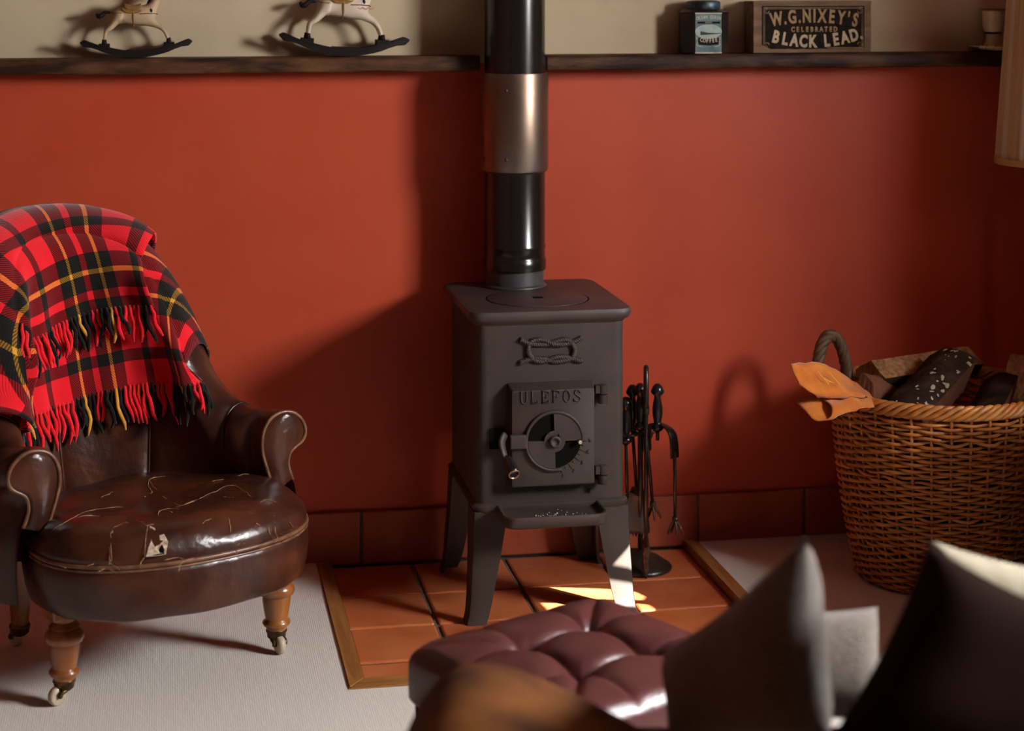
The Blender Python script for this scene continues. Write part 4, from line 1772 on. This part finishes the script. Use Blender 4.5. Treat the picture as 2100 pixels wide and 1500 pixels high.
def horse(label, x, y, s, white, tilt, saddle_mat):
    root = tag(empty('rocking_horse', (x, y, ZL)), label, 'rocking horse')
    body_m = M_horse2 if white else M_horse
    T = Matrix.Rotation(tilt, 4, 'Y') @ Matrix.Scale(s, 4)

    def put(o):
        o.data.transform(T)
        return o
    # two curved rails with paddle ends, joined by boards
    n = 33
    for sy in (-1, 1):
        up_, dn_ = [], []
        for i in range(n):
            t = i / (n - 1) * 2 - 1
            xx = t * .130
            zc = .034 * abs(t) ** 1.7 + .0075 - .004 * max(0, abs(t) - .82) / .18
            hw_ = .0075 if abs(t) < .55 else (.0075 - .003 * (abs(t) - .55) / .2 if abs(t) < .75 else .0045 + .0032 * min(1, (abs(t) - .75) / .15))
            if abs(t) > .94:
                hw_ *= math.sqrt(max(.05, 1 - ((abs(t) - .94) / .06) ** 2))
            up_.append((xx, zc + hw_))
            dn_.append((xx, zc - hw_))
        put(extrude_poly('rail', dn_ + up_[::-1], sy * .017 - .004, sy * .017 + .004, M_black, root, .001, True))
    put(box('rail_board', (-.024, -.019, .0125), (.027, .019, .0185), M_black, root, .001))
    for xx, zz in ((-.074, .028), (.077, .030)):
        put(box('foot_board', (xx - .013, -.019, zz - .006), (xx + .012, .019, zz + .006), M_black, root, .001))
    # horse: one skinned body
    J, E, R = [], [], []

    def nd(p, r, par=None):
        J.append(p)
        R.append(r)
        if par is not None:
            E.append((par, len(J) - 1))
        return len(J) - 1
    belly = nd((-.008, 0, .098), .021)
    rump = nd((-.045, 0, .103), .021, belly)
    nd((-.056, 0, .104), .013, rump)
    chest = nd((.028, 0, .100), .0205, belly)
    neck0 = nd((.038, 0, .118), .0145, chest)
    neck1 = nd((.050, 0, .142), .0105, neck0)
    poll = nd((.055, 0, .158), .0085, neck1)
    hd1 = nd((.068, 0, .151), .0075, poll)
    nd((.082, 0, .141), .0055, hd1)
    for sy in (-1, 1):
        hip = nd((-.048, sy * .013, .088), .011, rump)
        st_ = nd((-.058, sy * .015, .073), .0072, hip)
        hk = nd((-.071, sy * .016, .064), .0046, st_)
        nd((-.074, sy * .016, .041), .0036, hk)
        sh = nd((.036, sy * .013, .083), .010, chest)
        kn_ = nd((.058, sy * .015, .072), .0062, sh)
        k2 = nd((.068, sy * .016, .060), .0045, kn_)
        nd((.074, sy * .016, .043), .0036, k2)
        nd((.053, sy * .006, .166), .0028, poll)
    me = bpy.data.meshes.new('body')
    me.from_pydata(J, E, [])
    o = bpy.data.objects.new('body', me)
    COL.objects.link(o)
    sk = o.modifiers.new('skin', 'SKIN')
    sk.use_smooth_shade = True
    for i, sv in enumerate(me.skin_vertices[0].data):
        sv.radius = (R[i], R[i])
        sv.use_root = i == 0
    o.modifiers.new('sub', 'SUBSURF').levels = 2
    o.modifiers['sub'].render_levels = 2
    bpy.context.view_layer.update()
    dg = bpy.context.evaluated_depsgraph_get()
    me2 = bpy.data.meshes.new_from_object(o.evaluated_get(dg))
    me2.name = 'body'
    bpy.data.objects.remove(o)
    o = bpy.data.objects.new('body', me2)
    COL.objects.link(o)
    me2.materials.clear()
    me2.materials.append(body_m)
    o.parent = root
    put(o)
    body = o
    for xx, zz in ((-.0745, .036), (.0755, .038)):
        for sy in (-1, 1):
            put(lathe('hoof', [(.0001, -.003), (.0062, -.003), (.0045, .008), (.0001, .009)], M_black, root, 12, (xx, sy * .016, zz), cap=False))
    # saddle cloth and saddle over the back
    for nm, x0, x1, drop, off, mm in (('saddle_cloth', -.036, .014, 1.15, .0012, saddle_mat), ('saddle', -.029, .010, .85, .0035, M_saddle)):
        V = []
        nx_, na2 = 12, 21
        for i in range(nx_):
            xx = x0 + (x1 - x0) * i / (nx_ - 1)
            e = abs(i / (nx_ - 1) * 2 - 1)
            dr = drop * (1 - .35 * e ** 3)
            rad = .0215 + off
            for k in range(na2):
                a = (k / (na2 - 1) * 2 - 1) * dr * 1.15
                zz = .0995 + rad * math.cos(a) * 1.03 + (.004 * e * e if nm == 'saddle' and abs(a) < .5 else 0)
                V.append((xx + .002, rad * math.sin(a), zz))
        so = obj(nm, V, grid_faces(nx_, na2), mm, root, True)
        so.modifiers.new('thick', 'SOLIDIFY').thickness = .0016
        put(so)
    gp = [(-.006, .0222 * math.cos(a * PI / 12), .098 + .0222 * math.sin(a * PI / 12)) for a in range(24)]
    put(tube('girth', gp, .0022, M_saddle if not white else M_saddle, root, 6, True))
    put(tube('breast_strap', [(.046, -.012, .104), (.0505, 0, .102), (.046, .012, .104)], .0011, M_trim, root, 5))
    for sy in (-1, 1):
        put(tube('strap', [(.008, sy * .0215, .104), (.028, sy * .0215, .105), (.046, sy * .012, .104)], .0010, M_trim, root, 5))
        put(tube('strap', [(-.034, sy * .0215, .106), (-.050, sy * .019, .107), (-.062, sy * .006, .108)], .0010, M_trim, root, 5))
    put(tube('tail', crom([(-.060, 0, .108), (-.072, 0, .108), (-.080, 0, .101), (-.087, 0, .099), (-.0915, 0, .106)], 14), [.0028, .0032, .0036, .004, .0045, .0052, .0056, .006, .0062, .006, .0056, .005, .004, .0022], M_black, root, 8))
    put(tube('mane', crom([(.050, 0, .164), (.044, 0, .152), (.036, 0, .138), (.030, 0, .124), (.034, -.012, .113), (.036, -.016, .107)], 16), [.003, .004, .005, .0055, .006, .006, .006, .006, .006, .0058, .0055, .005, .0045, .004, .0028, .0012], M_black, root, 8))
    if white:
        for k in range(4):
            cx_ = .016 + .011 * k
            pts = [(cx_ - .0055 + .011 * i / 6, -.0205 - .0012 * math.sin(i / 6 * PI), .1005 - .004 * math.sin(i / 6 * PI)) for i in range(7)]
            put(tube('scallop_trim', pts, .0006, M_trim, root, 4))
    return root


h1x = on_y(280, 118, -.05).x
h2x = on_y(704, 117, -.05).x
horse('small cream rocking horse with ochre saddle and black tail on the ledge', h1x, -.055, 1.0, False, math.radians(-.5), M_saddle)
horse('larger white rocking horse with yellow girth on the ledge near the flue', h2x, -.055, 1.20, True, math.radians(2.5), M_saddle)

# coffee tin
TXc = (on_y(1388, 105, -.05).x + on_y(1496, 105, -.05).x) / 2
tin = tag(empty('coffee_tin', (TXc, -.052, ZL)), 'old blue and black coffee tin beside the lettered box', 'tin')
hw_, hd_ = .060, .042


def cham(hx, hy, c):
    return [(-hx, -hy + c), (-hx + c, -hy), (hx - c, -hy), (hx, -hy + c), (hx, hy - c), (hx - c, hy), (-hx + c, hy), (-hx, hy - c)]


rings = []
for z, g in ((0, -.002), (.002, 0), (.100, 0), (.102, .0015), (.104, .0015), (.106, -.004), (.111, -.010)):
    rings.append([(x, y, z) for x, y in cham(hw_ + g, hd_ + g, .026)])
loft('tin_body', rings, M_tin, tin, True, 25)
lid = lathe('lid', [(.036, .108), (.042, .111), (.043, .114), (.043, .128), (.041, .131), (.034, .133), (.0001, .134)], M_tinlid, tin, 36, cap=False)
lid.scale = (1, .85, 1)
lab = box('tin_label', (-.033, -hd_ - .0012, .003), (.034, -hd_ + .001, .101), M_tinlab, tin, .0004)
# picture panel: sea oval with a dark ship
n = 28
ov = [(.0335 * math.cos(2 * PI * k / n), .056 + .0165 * math.sin(2 * PI * k / n)) for k in range(n)]
extrude_poly('picture', ov, -hd_ - .0022, -hd_ - .001, M_sea, lab)
extrude_poly('ship', [(-.021, .057), (-.021, .047), (.032, .0505), (.032, .052), (.0, .053)], -hd_ - .0028, -hd_ - .002, M_tin, lab)
for a in (0, 1):
    rp = [(.034 * math.cos(2 * PI * k / n), -hd_ - .002, .056 + .017 * math.sin(2 * PI * k / n)) for k in range(n)]
tube('picture_border', rp, .0007, M_pale, lab, 4, True)
box('label_band', (-.028, -hd_ - .0022, .0755), (.030, -hd_ - .001, .081), M_boxlab, lab)
text_obj('label_text', 'BLEND', .0055, (.001, -hd_ - .0022, .0783), (PI / 2, 0, 0), M_pale, lab, .0002)
for i, ch in enumerate('OCEAN QUEEN'):
    f = i / 10 * 2 - 1
    if ch != ' ':
        text_obj('label_letter', ch, .0125, (f * .0285 + .001, -hd_ - .0014, .0885 + .0035 * (1 - f * f)), (PI / 2, math.radians(f * 9), 0), M_pale, lab, .0003, .0001, .62)
for i, ch in enumerate('COFFEE'):
    f = i / 5 * 2 - 1
    text_obj('label_letter', ch, .0145, (f * .019 + .001, -hd_ - .0022, .0325 + .0025 * f * f), (PI / 2, math.radians(-f * 8), 0), M_pale, lab, .0004, .0003, .72)
extrude_poly('ribbon', [(-.028, .032), (-.024, .0235), (0, .021), (.025, .0235), (.029, .032), (.026, .041), (0, .0385), (-.025, .041)], -hd_ - .0018, -hd_ - .001, M_boxlab, lab)
for sx_ in (-1, 1):
    tube('leaf_scroll', crom([(sx_ * .031, -hd_ - .0015, .043), (sx_ * .028, -hd_ - .0015, .03), (sx_ * .030, -hd_ - .0015, .022), (sx_ * .014, -hd_ - .0015, .0175)], 10), [.0012, .002, .0012, .002, .0015, .002, .0016, .002, .0012, .0006], M_pale, lab, 5, flat=.3)
for k in range(4):
    box('fine_print', (-.028, -hd_ - .0016, .0065 + .0030 * k), (.029, -hd_ - .001, .0072 + .0030 * k), M_tin, lab)
for z in (.0028, .1012):
    box('label_edge', (-.034, -hd_ - .0020, z - .0012), (.035, -hd_ + .001, z + .0012), M_pale, lab)

# lettered wooden box
bx0, bx1 = on_y(1545, 106, -.085).x, on_y(1786, 103, -.085).x
bw = bx1 - bx0
bh = .125
wbox = tag(empty('wooden_box', ((bx0 + bx1) / 2, -.05, ZL)), 'old wooden box with black printed label in large buff letters', 'box')
hb = bw / 2
fy = -.036
box('front_board', (-hb, fy, .001), (hb, fy + .009, bh), M_box, wbox, .001)
box('back_board', (-hb, .030, .001), (hb, .039, bh), M_box, wbox, .001)
box('end_board', (-hb, fy + .009, .001), (-hb + .009, .030, bh - .001), M_box, wbox, .001)
box('end_board', (hb - .009, fy + .009, .001), (hb, .030, bh - .001), M_box, wbox, .001)
box('lid_board', (-hb - .001, fy - .001, bh), (hb + .001, .040, bh + .006), M_box, wbox, .001)
box('bottom_board', (-hb + .009, fy + .009, .001), (hb - .009, .030, .009), M_box, wbox)
# label outline with worn edges
rlb = random.Random(4)
lx0, lx1, lz0, lz1 = -hb + .022, hb - .018, .010, bh - .006
out = []
for (xa, za, xb, zb_, nn_) in ((lx0, lz0 + .012, lx0, lz1, 8), (lx0, lz1, lx1, lz1, 16), (lx1, lz1, lx1, lz0, 8), (lx1, lz0, lx0 + .012, lz0, 22)):
    for k in range(nn_):
        f = k / nn_
        j = rlb.uniform(0, .0022) if (za == lz0 and zb_ == lz0) else rlb.uniform(0, .0006)
        out.append((xa + (xb - xa) * f, za + (zb_ - za) * f + (j if za == zb_ == lz0 else 0)))
bl = extrude_poly('paper_label', out[::-1], fy - .0009, fy + .001, M_boxlab, wbox)
by = fy - .0012
for p in ([(lx0 + .004, lz0 + .014), (lx0 + .004, lz1 - .004), (lx1 - .004, lz1 - .004), (lx1 - .004, lz0 + .003), (lx1 - .10, lz0 + .004)],
          [(lx0 + .007, lz0 + .016), (lx0 + .007, lz1 - .007), (lx1 - .007, lz1 - .007), (lx1 - .007, lz0 + .006)]):
    tube('border_line', [(x, by, z) for x, z in p], .0008 if p[0][0] < lx0 + .005 else .0005, M_buff, bl, 4, flat=1)


def arc_text(s, xs_, zf, rotf, size, m, sxf=.8, bold=.0009):
    for ch, x in zip(s, xs_):
        if ch != ' ':
            text_obj('letter', ch, size, (x, fy - .0011, zf(x)), (PI / 2, math.radians(rotf(x)), 0), m, bl, .0003, bold, sxf)


U = hb / .155
s1 = "W.G.NIXEY'S"
adv = {'W': 1.25, '.': .5, "'": .45, 'I': .6}
ws = [adv.get(c, 1.0) for c in s1]
tot = sum(ws)
x = -.117 * U
xs1 = []
for w_ in ws:
    xs1.append(x + w_ / tot * .236 * U / 2)
    x += w_ / tot * .236 * U
arc_text(s1, [x + .006 for x in xs1], lambda x: .0925 - .85 * (x / U) ** 2, lambda x: x / U * 100, .046, M_gilt, .66, .0016)
s2 = 'CELEBRATED'
arc_text(s2, [.004 + (-.056 + .112 * k / 9) * U for k in range(10)], lambda x: .0595, lambda x: 0, .0172, M_gilt, .78, .0007)
s3 = 'BLACK LEAD.'
ws = [{'.': .4, ' ': .55}.get(c, 1.0) for c in s3]
tot = sum(ws)
x = -.113 * U
xs3 = []
for w_ in ws:
    xs3.append(x + w_ / tot * .240 * U / 2)
    x += w_ / tot * .240 * U
arc_text(s3, [x + .004 for x in xs3], lambda x: .0285 + 1.25 * (x / U) ** 2, lambda x: -x / U * 140, .042, M_buff, .72, .0018)
for cx_, cz_, sx_, sz_ in ((lx0 + .016, lz1 - .014, 1, -1), (lx1 - .016, lz1 - .014, -1, -1), (lx0 + .016, lz0 + .013, 1, 1), (lx1 - .016, lz0 + .013, -1, 1)):
    for f in (1, .6):
        pts = [(cx_ + sx_ * f * (-.004 + .007 * math.cos(a * .5)), by, cz_ + sz_ * f * (-.002 + .007 * math.sin(a * .5))) for a in range(11)]
        tube('corner_scroll', pts, .0006, M_gilt, bl, 4)

# chamberstick
cxs = on_y(2036, 86, -.05).x
stick = tag(empty('candle_holder', (cxs, -.05, ZL)), 'cream enamel candle holder with dark patterned saucer on the ledge', 'candle holder')
sau = lathe('saucer', [(.0001, .003), (.030, .002), (.045, .005), (.057, .011), (.060, .015), (.058, .016), (.044, .0085), (.0001, .007)], M_enamelc, stick, 40, cap=False)
for k in range(16):
    a = 2 * PI * k / 16
    pts = [((.050 + .008 * f) * math.cos(a + .1 * f), (.050 + .008 * f) * math.sin(a + .1 * f), .0085 + .008 * f) for f in (0, .5, 1)]
    tube('painted_fleck', pts, [.002, .004, .0035], M_black, sau, 6, flat=.4)
lathe('stem', [(.026, .008), (.022, .016), (.0175, .026), (.018, .034), (.0195, .040), (.024, .048), (.0255, .060), (.026, .082), (.029, .086), (.0275, .0865), (.021, .084), (.0205, .055), (.0001, .052)], M_enamelc, stick, 36, cap=False)
tube('painted_band', [(.0195 * math.cos(2 * PI * k / 28), .0195 * math.sin(2 * PI * k / 28), .0385) for k in range(28)], .0024, M_black, stick, 6, True)
lathe('rim', [(.026, .0845), (.0335, .086), (.0335, .0885), (.025, .088)], M_redrim, stick, 36, cap=False)
tube('handle', crom([(.018, 0, .022), (.032, 0, .034), (.042, 0, .048), (.050, 0, .055), (.056, 0, .050)], 14), .0034, M_enamelc, stick, 8)

for _c in stick.children:
    if _c.name.split('.')[0] in ('stem', 'rim', 'painted_band', 'handle'):
        _c.scale = (1, 1, 1.24)

# ================================================================== lamp
lp = on_y(2048, 335, -.28)
LR = .160
lamp = tag(empty('floor_lamp', (lp.x + LR + .010, -.28, .012)), 'floor lamp with pleated cream fabric shade', 'lamp')
z0_, z1_ = lp.z - .012, lp.z + .40
npl = 44
V = []
for k in range(npl * 4):
    a = 2 * PI * k / (npl * 4)
    fold = (.0045 if k % 4 in (0, 1) else -.0025)
    V.append(((LR + fold) * math.cos(a), (LR + fold) * math.sin(a), z0_))
    V.append(((LR - .03 + fold) * math.cos(a), (LR - .03 + fold) * math.sin(a), z1_))
m_ = npl * 4
Fc = [(2 * k, 2 * ((k + 1) % m_), 2 * ((k + 1) % m_) + 1, 2 * k + 1) for k in range(m_)]
sh = obj('lamp_shade', V, Fc, [M_shadecl, M_shadecl2], lamp)
for i, p in enumerate(sh.data.polygons):
    p.material_index = 1 if i % 12 in (4, 5) else 0
bt = obj('shade_band', *lathe_data([(LR + .0055, -.004), (LR + .006, .012), (LR + .004, .013)], 64, (0, 0, z0_)), M_band, sh)
tube('pole', [(0, 0, .02), (0, 0, z0_ + .2)], .011, M_cup, lamp, 12)
lathe('lamp_base', [(.0001, 0), (.13, 0), (.13, .012), (.10, .02), (.03, .03), (.012, .05), (.0001, .05)], M_cup, lamp, 36, cap=False)
sp_ = [tube_data([(0, 0, z0_ + .16), ((LR - .015) * math.cos(a), (LR - .015) * math.sin(a), z0_ + .16)], .002, 5) for a in (0, 2.1, 4.2)]
tubes('shade_carrier', sp_, M_cup, lamp)
lathe('bulb', [(.0001, .27), (.018, .262), (.029, .24), (.026, .215), (.014, .19), (.013, .165), (.0001, .165)], M_pale, lamp, 20, (0, 0, z0_), cap=False)

# low unseen cupboard added by the window wall to shade the corner behind
cup_ = tag(empty('shade_cupboard', (1.28, -1.10, .012)), 'added unseen low cupboard that shades the back right corner', 'cupboard')
box('body', (-.24, -.25, .05), (.24, .25, .53), M_shelf, cup_, .004)
box('cupboard_top', (-.26, -.27, .53), (.26, .27, .55), M_shelf, cup_, .005)
for y_ in (-.12, .12):
    dr_ = box('door', (-.252, y_ - .115, .09), (-.241, y_ + .115, .45), M_shelf, cup_, .003)
    lathe('knob', [(.0001, .0), (.012, .0), (.016, .012), (.008, .02), (.0001, .021)], M_cup, dr_, 14, cap=False).data.transform(
        Matrix.Translation((-.252, y_ * .25, .30)) @ Matrix.Rotation(-PI / 2, 4, 'Y'))
for sx_ in (-1, 1):
    for sy_ in (-1, 1):
        box('foot', (sx_ * .2 - .03, sy_ * .21 - .03, 0), (sx_ * .2 + .03, sy_ * .21 + .03, .05), M_shelf, cup_, .003)

# ================================================================== footstool
OZ = .345
oc = on_z(1207, 1338, OZ)
oc = Vector((-.188, -1.622, 0))
ott = tag(empty('footstool', (oc.x, oc.y, .012), math.radians(28)), 'square oxblood leather footstool with deep buttoned top', 'footstool')
OH = .210
zt = OZ - .012
TUFT = [(-.070, -.070), (.070, -.070), (-.070, .070), (.070, .070)]


def ott_z(x, y):
    # pillowed top: pleat valleys run between buttons and out to the edges
    s = .156
    # valleys: diagonal lattice through the buttons
    h = .0
    e = max(abs(x), abs(y)) / OH
    r = math.sqrt(x * x + y * y)
    h = .028 * (1 - e ** 5)
    for tx_, ty_ in TUFT:
        d = math.hypot(x - tx_, y - ty_)
        h -= .038 * math.exp(-(d / .026) ** 1.2)
    # valleys along the straight lines joining neighbouring buttons, and diagonals to the corners
    def seg(ax, ay, bx_, by_, wd, dp):
        vx, vy = bx_ - ax, by_ - ay
        t = max(0, min(1, ((x - ax) * vx + (y - ay) * vy) / (vx * vx + vy * vy)))
        d = math.hypot(x - ax - vx * t, y - ay - vy * t)
        return dp * math.exp(-(d / wd) ** 1.2)
    v = 0
    for i, j in ((0, 1), (1, 3), (3, 2), (2, 0)):
        v = max(v, seg(*TUFT[i], *TUFT[j], .010, .017))
    for tx_, ty_ in TUFT:
        sx_, sy_ = (1 if tx_ > 0 else -1), (1 if ty_ > 0 else -1)
        v = max(v, seg(tx_, ty_, sx_ * OH, sy_ * OH, .010, .012))
        v = max(v, seg(tx_, ty_, sx_ * OH, ty_ , .010, .008) * .9)
        v = max(v, seg(tx_, ty_, tx_, sy_ * OH, .010, .008) * .9)
    return h - v * (1 - max(0, e - .85) / .15 * .9)


N = 141
V = []
for i in range(N):
    for j in range(N):
        x = (i / (N - 1) * 2 - 1)
        y = (j / (N - 1) * 2 - 1)
        # soft rounded corner
        k = 1 - .035 * (abs(x) * abs(y)) ** 6
        xx, yy = x * OH * k, y * OH * k
        e = max(abs(x), abs(y))
        z = ott_z(x * OH, y * OH) - (.010 * max(0, (e - .9) / .1) ** 2)
        V.append((xx, yy, zt - .012 + z))
Fc = grid_faces(N, N)
# skirt of the cushion
ring = [(i, 0) for i in range(N - 1)] + [(N - 1, j) for j in range(N - 1)] + [(i, N - 1) for i in range(N - 1, 0, -1)] + [(0, j) for j in range(N - 1, 0, -1)]
prev = [i * N + j for i, j in ring]
for gz, gr in ((-.032, 1.012), (-.065, 1.016), (-.092, 1.012), (-.100, .99), (-.100, .90)):
    cur = []
    for i, j in ring:
        p = V[i * N + j]
        V.append((p[0] * gr, p[1] * gr, zt + gz))
        cur.append(len(V) - 1)
    for k in range(len(ring)):
        l = (k + 1) % len(ring)
        Fc.append((prev[k], cur[k], cur[l], prev[l]))
    prev = cur
Fc.append(tuple(prev))
cu = obj('buttoned_top', V, Fc, M_ott, ott, True)
bm = bmesh.new()
bm.from_mesh(cu.data)
bmesh.ops.recalc_face_normals(bm, faces=bm.faces)
bm.to_mesh(cu.data)
bm.free()
for tx_, ty_ in TUFT:
    lathe('button', [(.011, 0), (.010, .003), (.006, .006), (.0001, .007)], M_ott, cu, 14, (tx_, ty_, zt - .012 + ott_z(tx_, ty_) - .001), cap=False)
box('base', (-OH * .95, -OH * .95, .05), (OH * .95, OH * .95, zt - .098), M_choc, ott, .006)
for sx_ in (-1, 1):
    for sy_ in (-1, 1):
        lathe('leg', [(.0001, 0), (.016, 0), (.022, .05), (.0001, .051)], M_brown2, ott, 14, (sx_ * .16, sy_ * .16, 0), cap=False)

# ================================================================== sofa in the foreground and its cushions
# local frame of the sofa: x to the right along the sofa, y away from the camera
sofa_o = CAM + Vector((math.sin(TH), math.cos(TH), 0)) * 1.7
sofa = tag(empty('sofa', (sofa_o.x, sofa_o.y, .012), -TH), 'tan brown leather sofa with rolled arm seen from behind', 'sofa')
box('seat_base', (-.05, .06, .10), (1.05, .80, .36), M_brown2, sofa, .02, 3)
box('seat_cushion', (.10, .14, .352), (1.00, .82, .425), M_brown2, sofa, .03, 4, True)
# back, low, nearest the camera
rings = []
for x_ in (-.06, -.04, .2, .5, .8, 1.04, 1.06):
    e = .0 if -.05 < x_ < 1.05 else .02
    rings.append([(x_, y, z) for y, z in [(.0 + e, .10), (0 + e, .50), (.02 + e, .55), (.07, .575 - e), (.12 - e, .55), (.14 - e, .50), (.15 - e, .10)]])
auto_smooth(loft('backrest', rings, M_brown, sofa, True, 60), 60)
# rolled arm: asymmetric mound with a long inner slope
AP = [(-.165, .10), (-.165, .40), (-.160, .47), (-.148, .525), (-.120, .572), (-.078, .594), (-.030, .592), (.020, .574), (.075, .548), (.130, .518), (.19, .478), (.22, .43), (.22, .10)]
AP = [(p.x * .95 + .008, p.y - max(0, p.y - .3) * .10) for p in crom([(a_, b_, 0) for a_, b_ in AP], 40)]
rings = []
for k in range(9):
    f = k / 8
    y_ = .02 + .66 * f
    sh_ = 1.0 if 0 < k < 8 else .97
    rings.append([(-.012 + x_ * sh_ + .02 * f, y_, .10 + (z_ - .10) * sh_) for x_, z_ in AP])
auto_smooth(loft('rolled_arm', rings, M_brown, sofa, True, 70), 70)
rings = [[(.97 + .17 - x_ * .5 - .1, .02 + .70 * k / 4, z_) for x_, z_ in AP] for k in range(5)]
auto_smooth(loft('rolled_arm', rings, M_brown, sofa, True, 70), 70)
for x_ in (0, 1.0):
    for y_ in (.08, .72):
        lathe('leg', [(.0001, 0), (.02, 0), (.028, .1), (.0001, .101)], M_brown2, sofa, 12, (x_, y_, 0), cap=False)


def pillow(name, label, TLc, TRc, BRc, BLc, puff, m, point=.35):
    P4 = [Vector(p) for p in (TLc, TRc, BRc, BLc)]
    cen_ = sum(P4, Vector()) / 4
    nrm = (P4[1] - P4[0]).cross(P4[3] - P4[0]).normalized()
    n = 27
    V = []
    for side in (1, -1):
        for i in range(n):
            for j in range(n):
                u_, v_ = i / (n - 1), j / (n - 1)
                # pincushion outline so the corners point
                a_, b_ = u_ * 2 - 1, v_ * 2 - 1
                pu = a_ * (1 - .10 * point * (1 - b_ * b_) * 1.6)
                pv = b_ * (1 - .10 * point * (1 - a_ * a_) * 1.6)
                uu, vv = (pu + 1) / 2, (pv + 1) / 2
                p = (P4[0] * (1 - uu) + P4[1] * uu) * (1 - vv) + (P4[3] * (1 - uu) + P4[2] * uu) * vv
                h = puff * ((1 - a_ ** 4) * (1 - b_ ** 4)) ** .55
                h += .006 * noise.noise(p * 9) * (1 - max(abs(a_), abs(b_)) ** 4)
                V.append(p - cen_ + nrm * (side * h))
    f1_ = grid_faces(n, n)
    Fc = f1_ + [tuple(reversed([q_ + n * n for q_ in f])) for f in f1_]
    o = obj(name, V, Fc, m, None, True)
    bm = bmesh.new()
    bm.from_mesh(o.data)
    bmesh.ops.remove_doubles(bm, verts=bm.verts, dist=.0004)
    bmesh.ops.recalc_face_normals(bm, faces=bm.faces)
    bm.to_mesh(o.data)
    bm.free()
    o.location = cen_
    return tag(o, label, 'cushion')


pillow('scatter_cushion', 'grey wool cushion standing on its edge nearest the rolled sofa arm',
       at_depth(1375, 1330, 2.42), at_depth(1655, 1100, 2.12), at_depth(1700, 1520, 2.18), at_depth(1400, 1552, 2.42), .06, M_wool, .8)
pillow('scatter_cushion', 'small grey wool cushion lying between the taller cushions',
       at_depth(1560, 1255, 2.52), at_depth(1800, 1245, 2.56), at_depth(1800, 1480, 2.50), at_depth(1560, 1480, 2.46), .05, M_wool, .4)
pillow('scatter_cushion', 'dark brown cushion leaning at the end of the sofa',
       at_depth(1905, 1115, 2.22), at_depth(2290, 1300, 2.20), at_depth(2230, 1680, 2.06), at_depth(1640, 1600, 2.05), .06, M_choc, .6)
pillow('scatter_cushion', 'cream cushion propped behind the dark brown cushion',
       at_depth(1900, 1105, 2.40), at_depth(2300, 1185, 2.44), at_depth(2240, 1520, 2.40), at_depth(1920, 1480, 2.38), .06, M_creamcloth, .6)
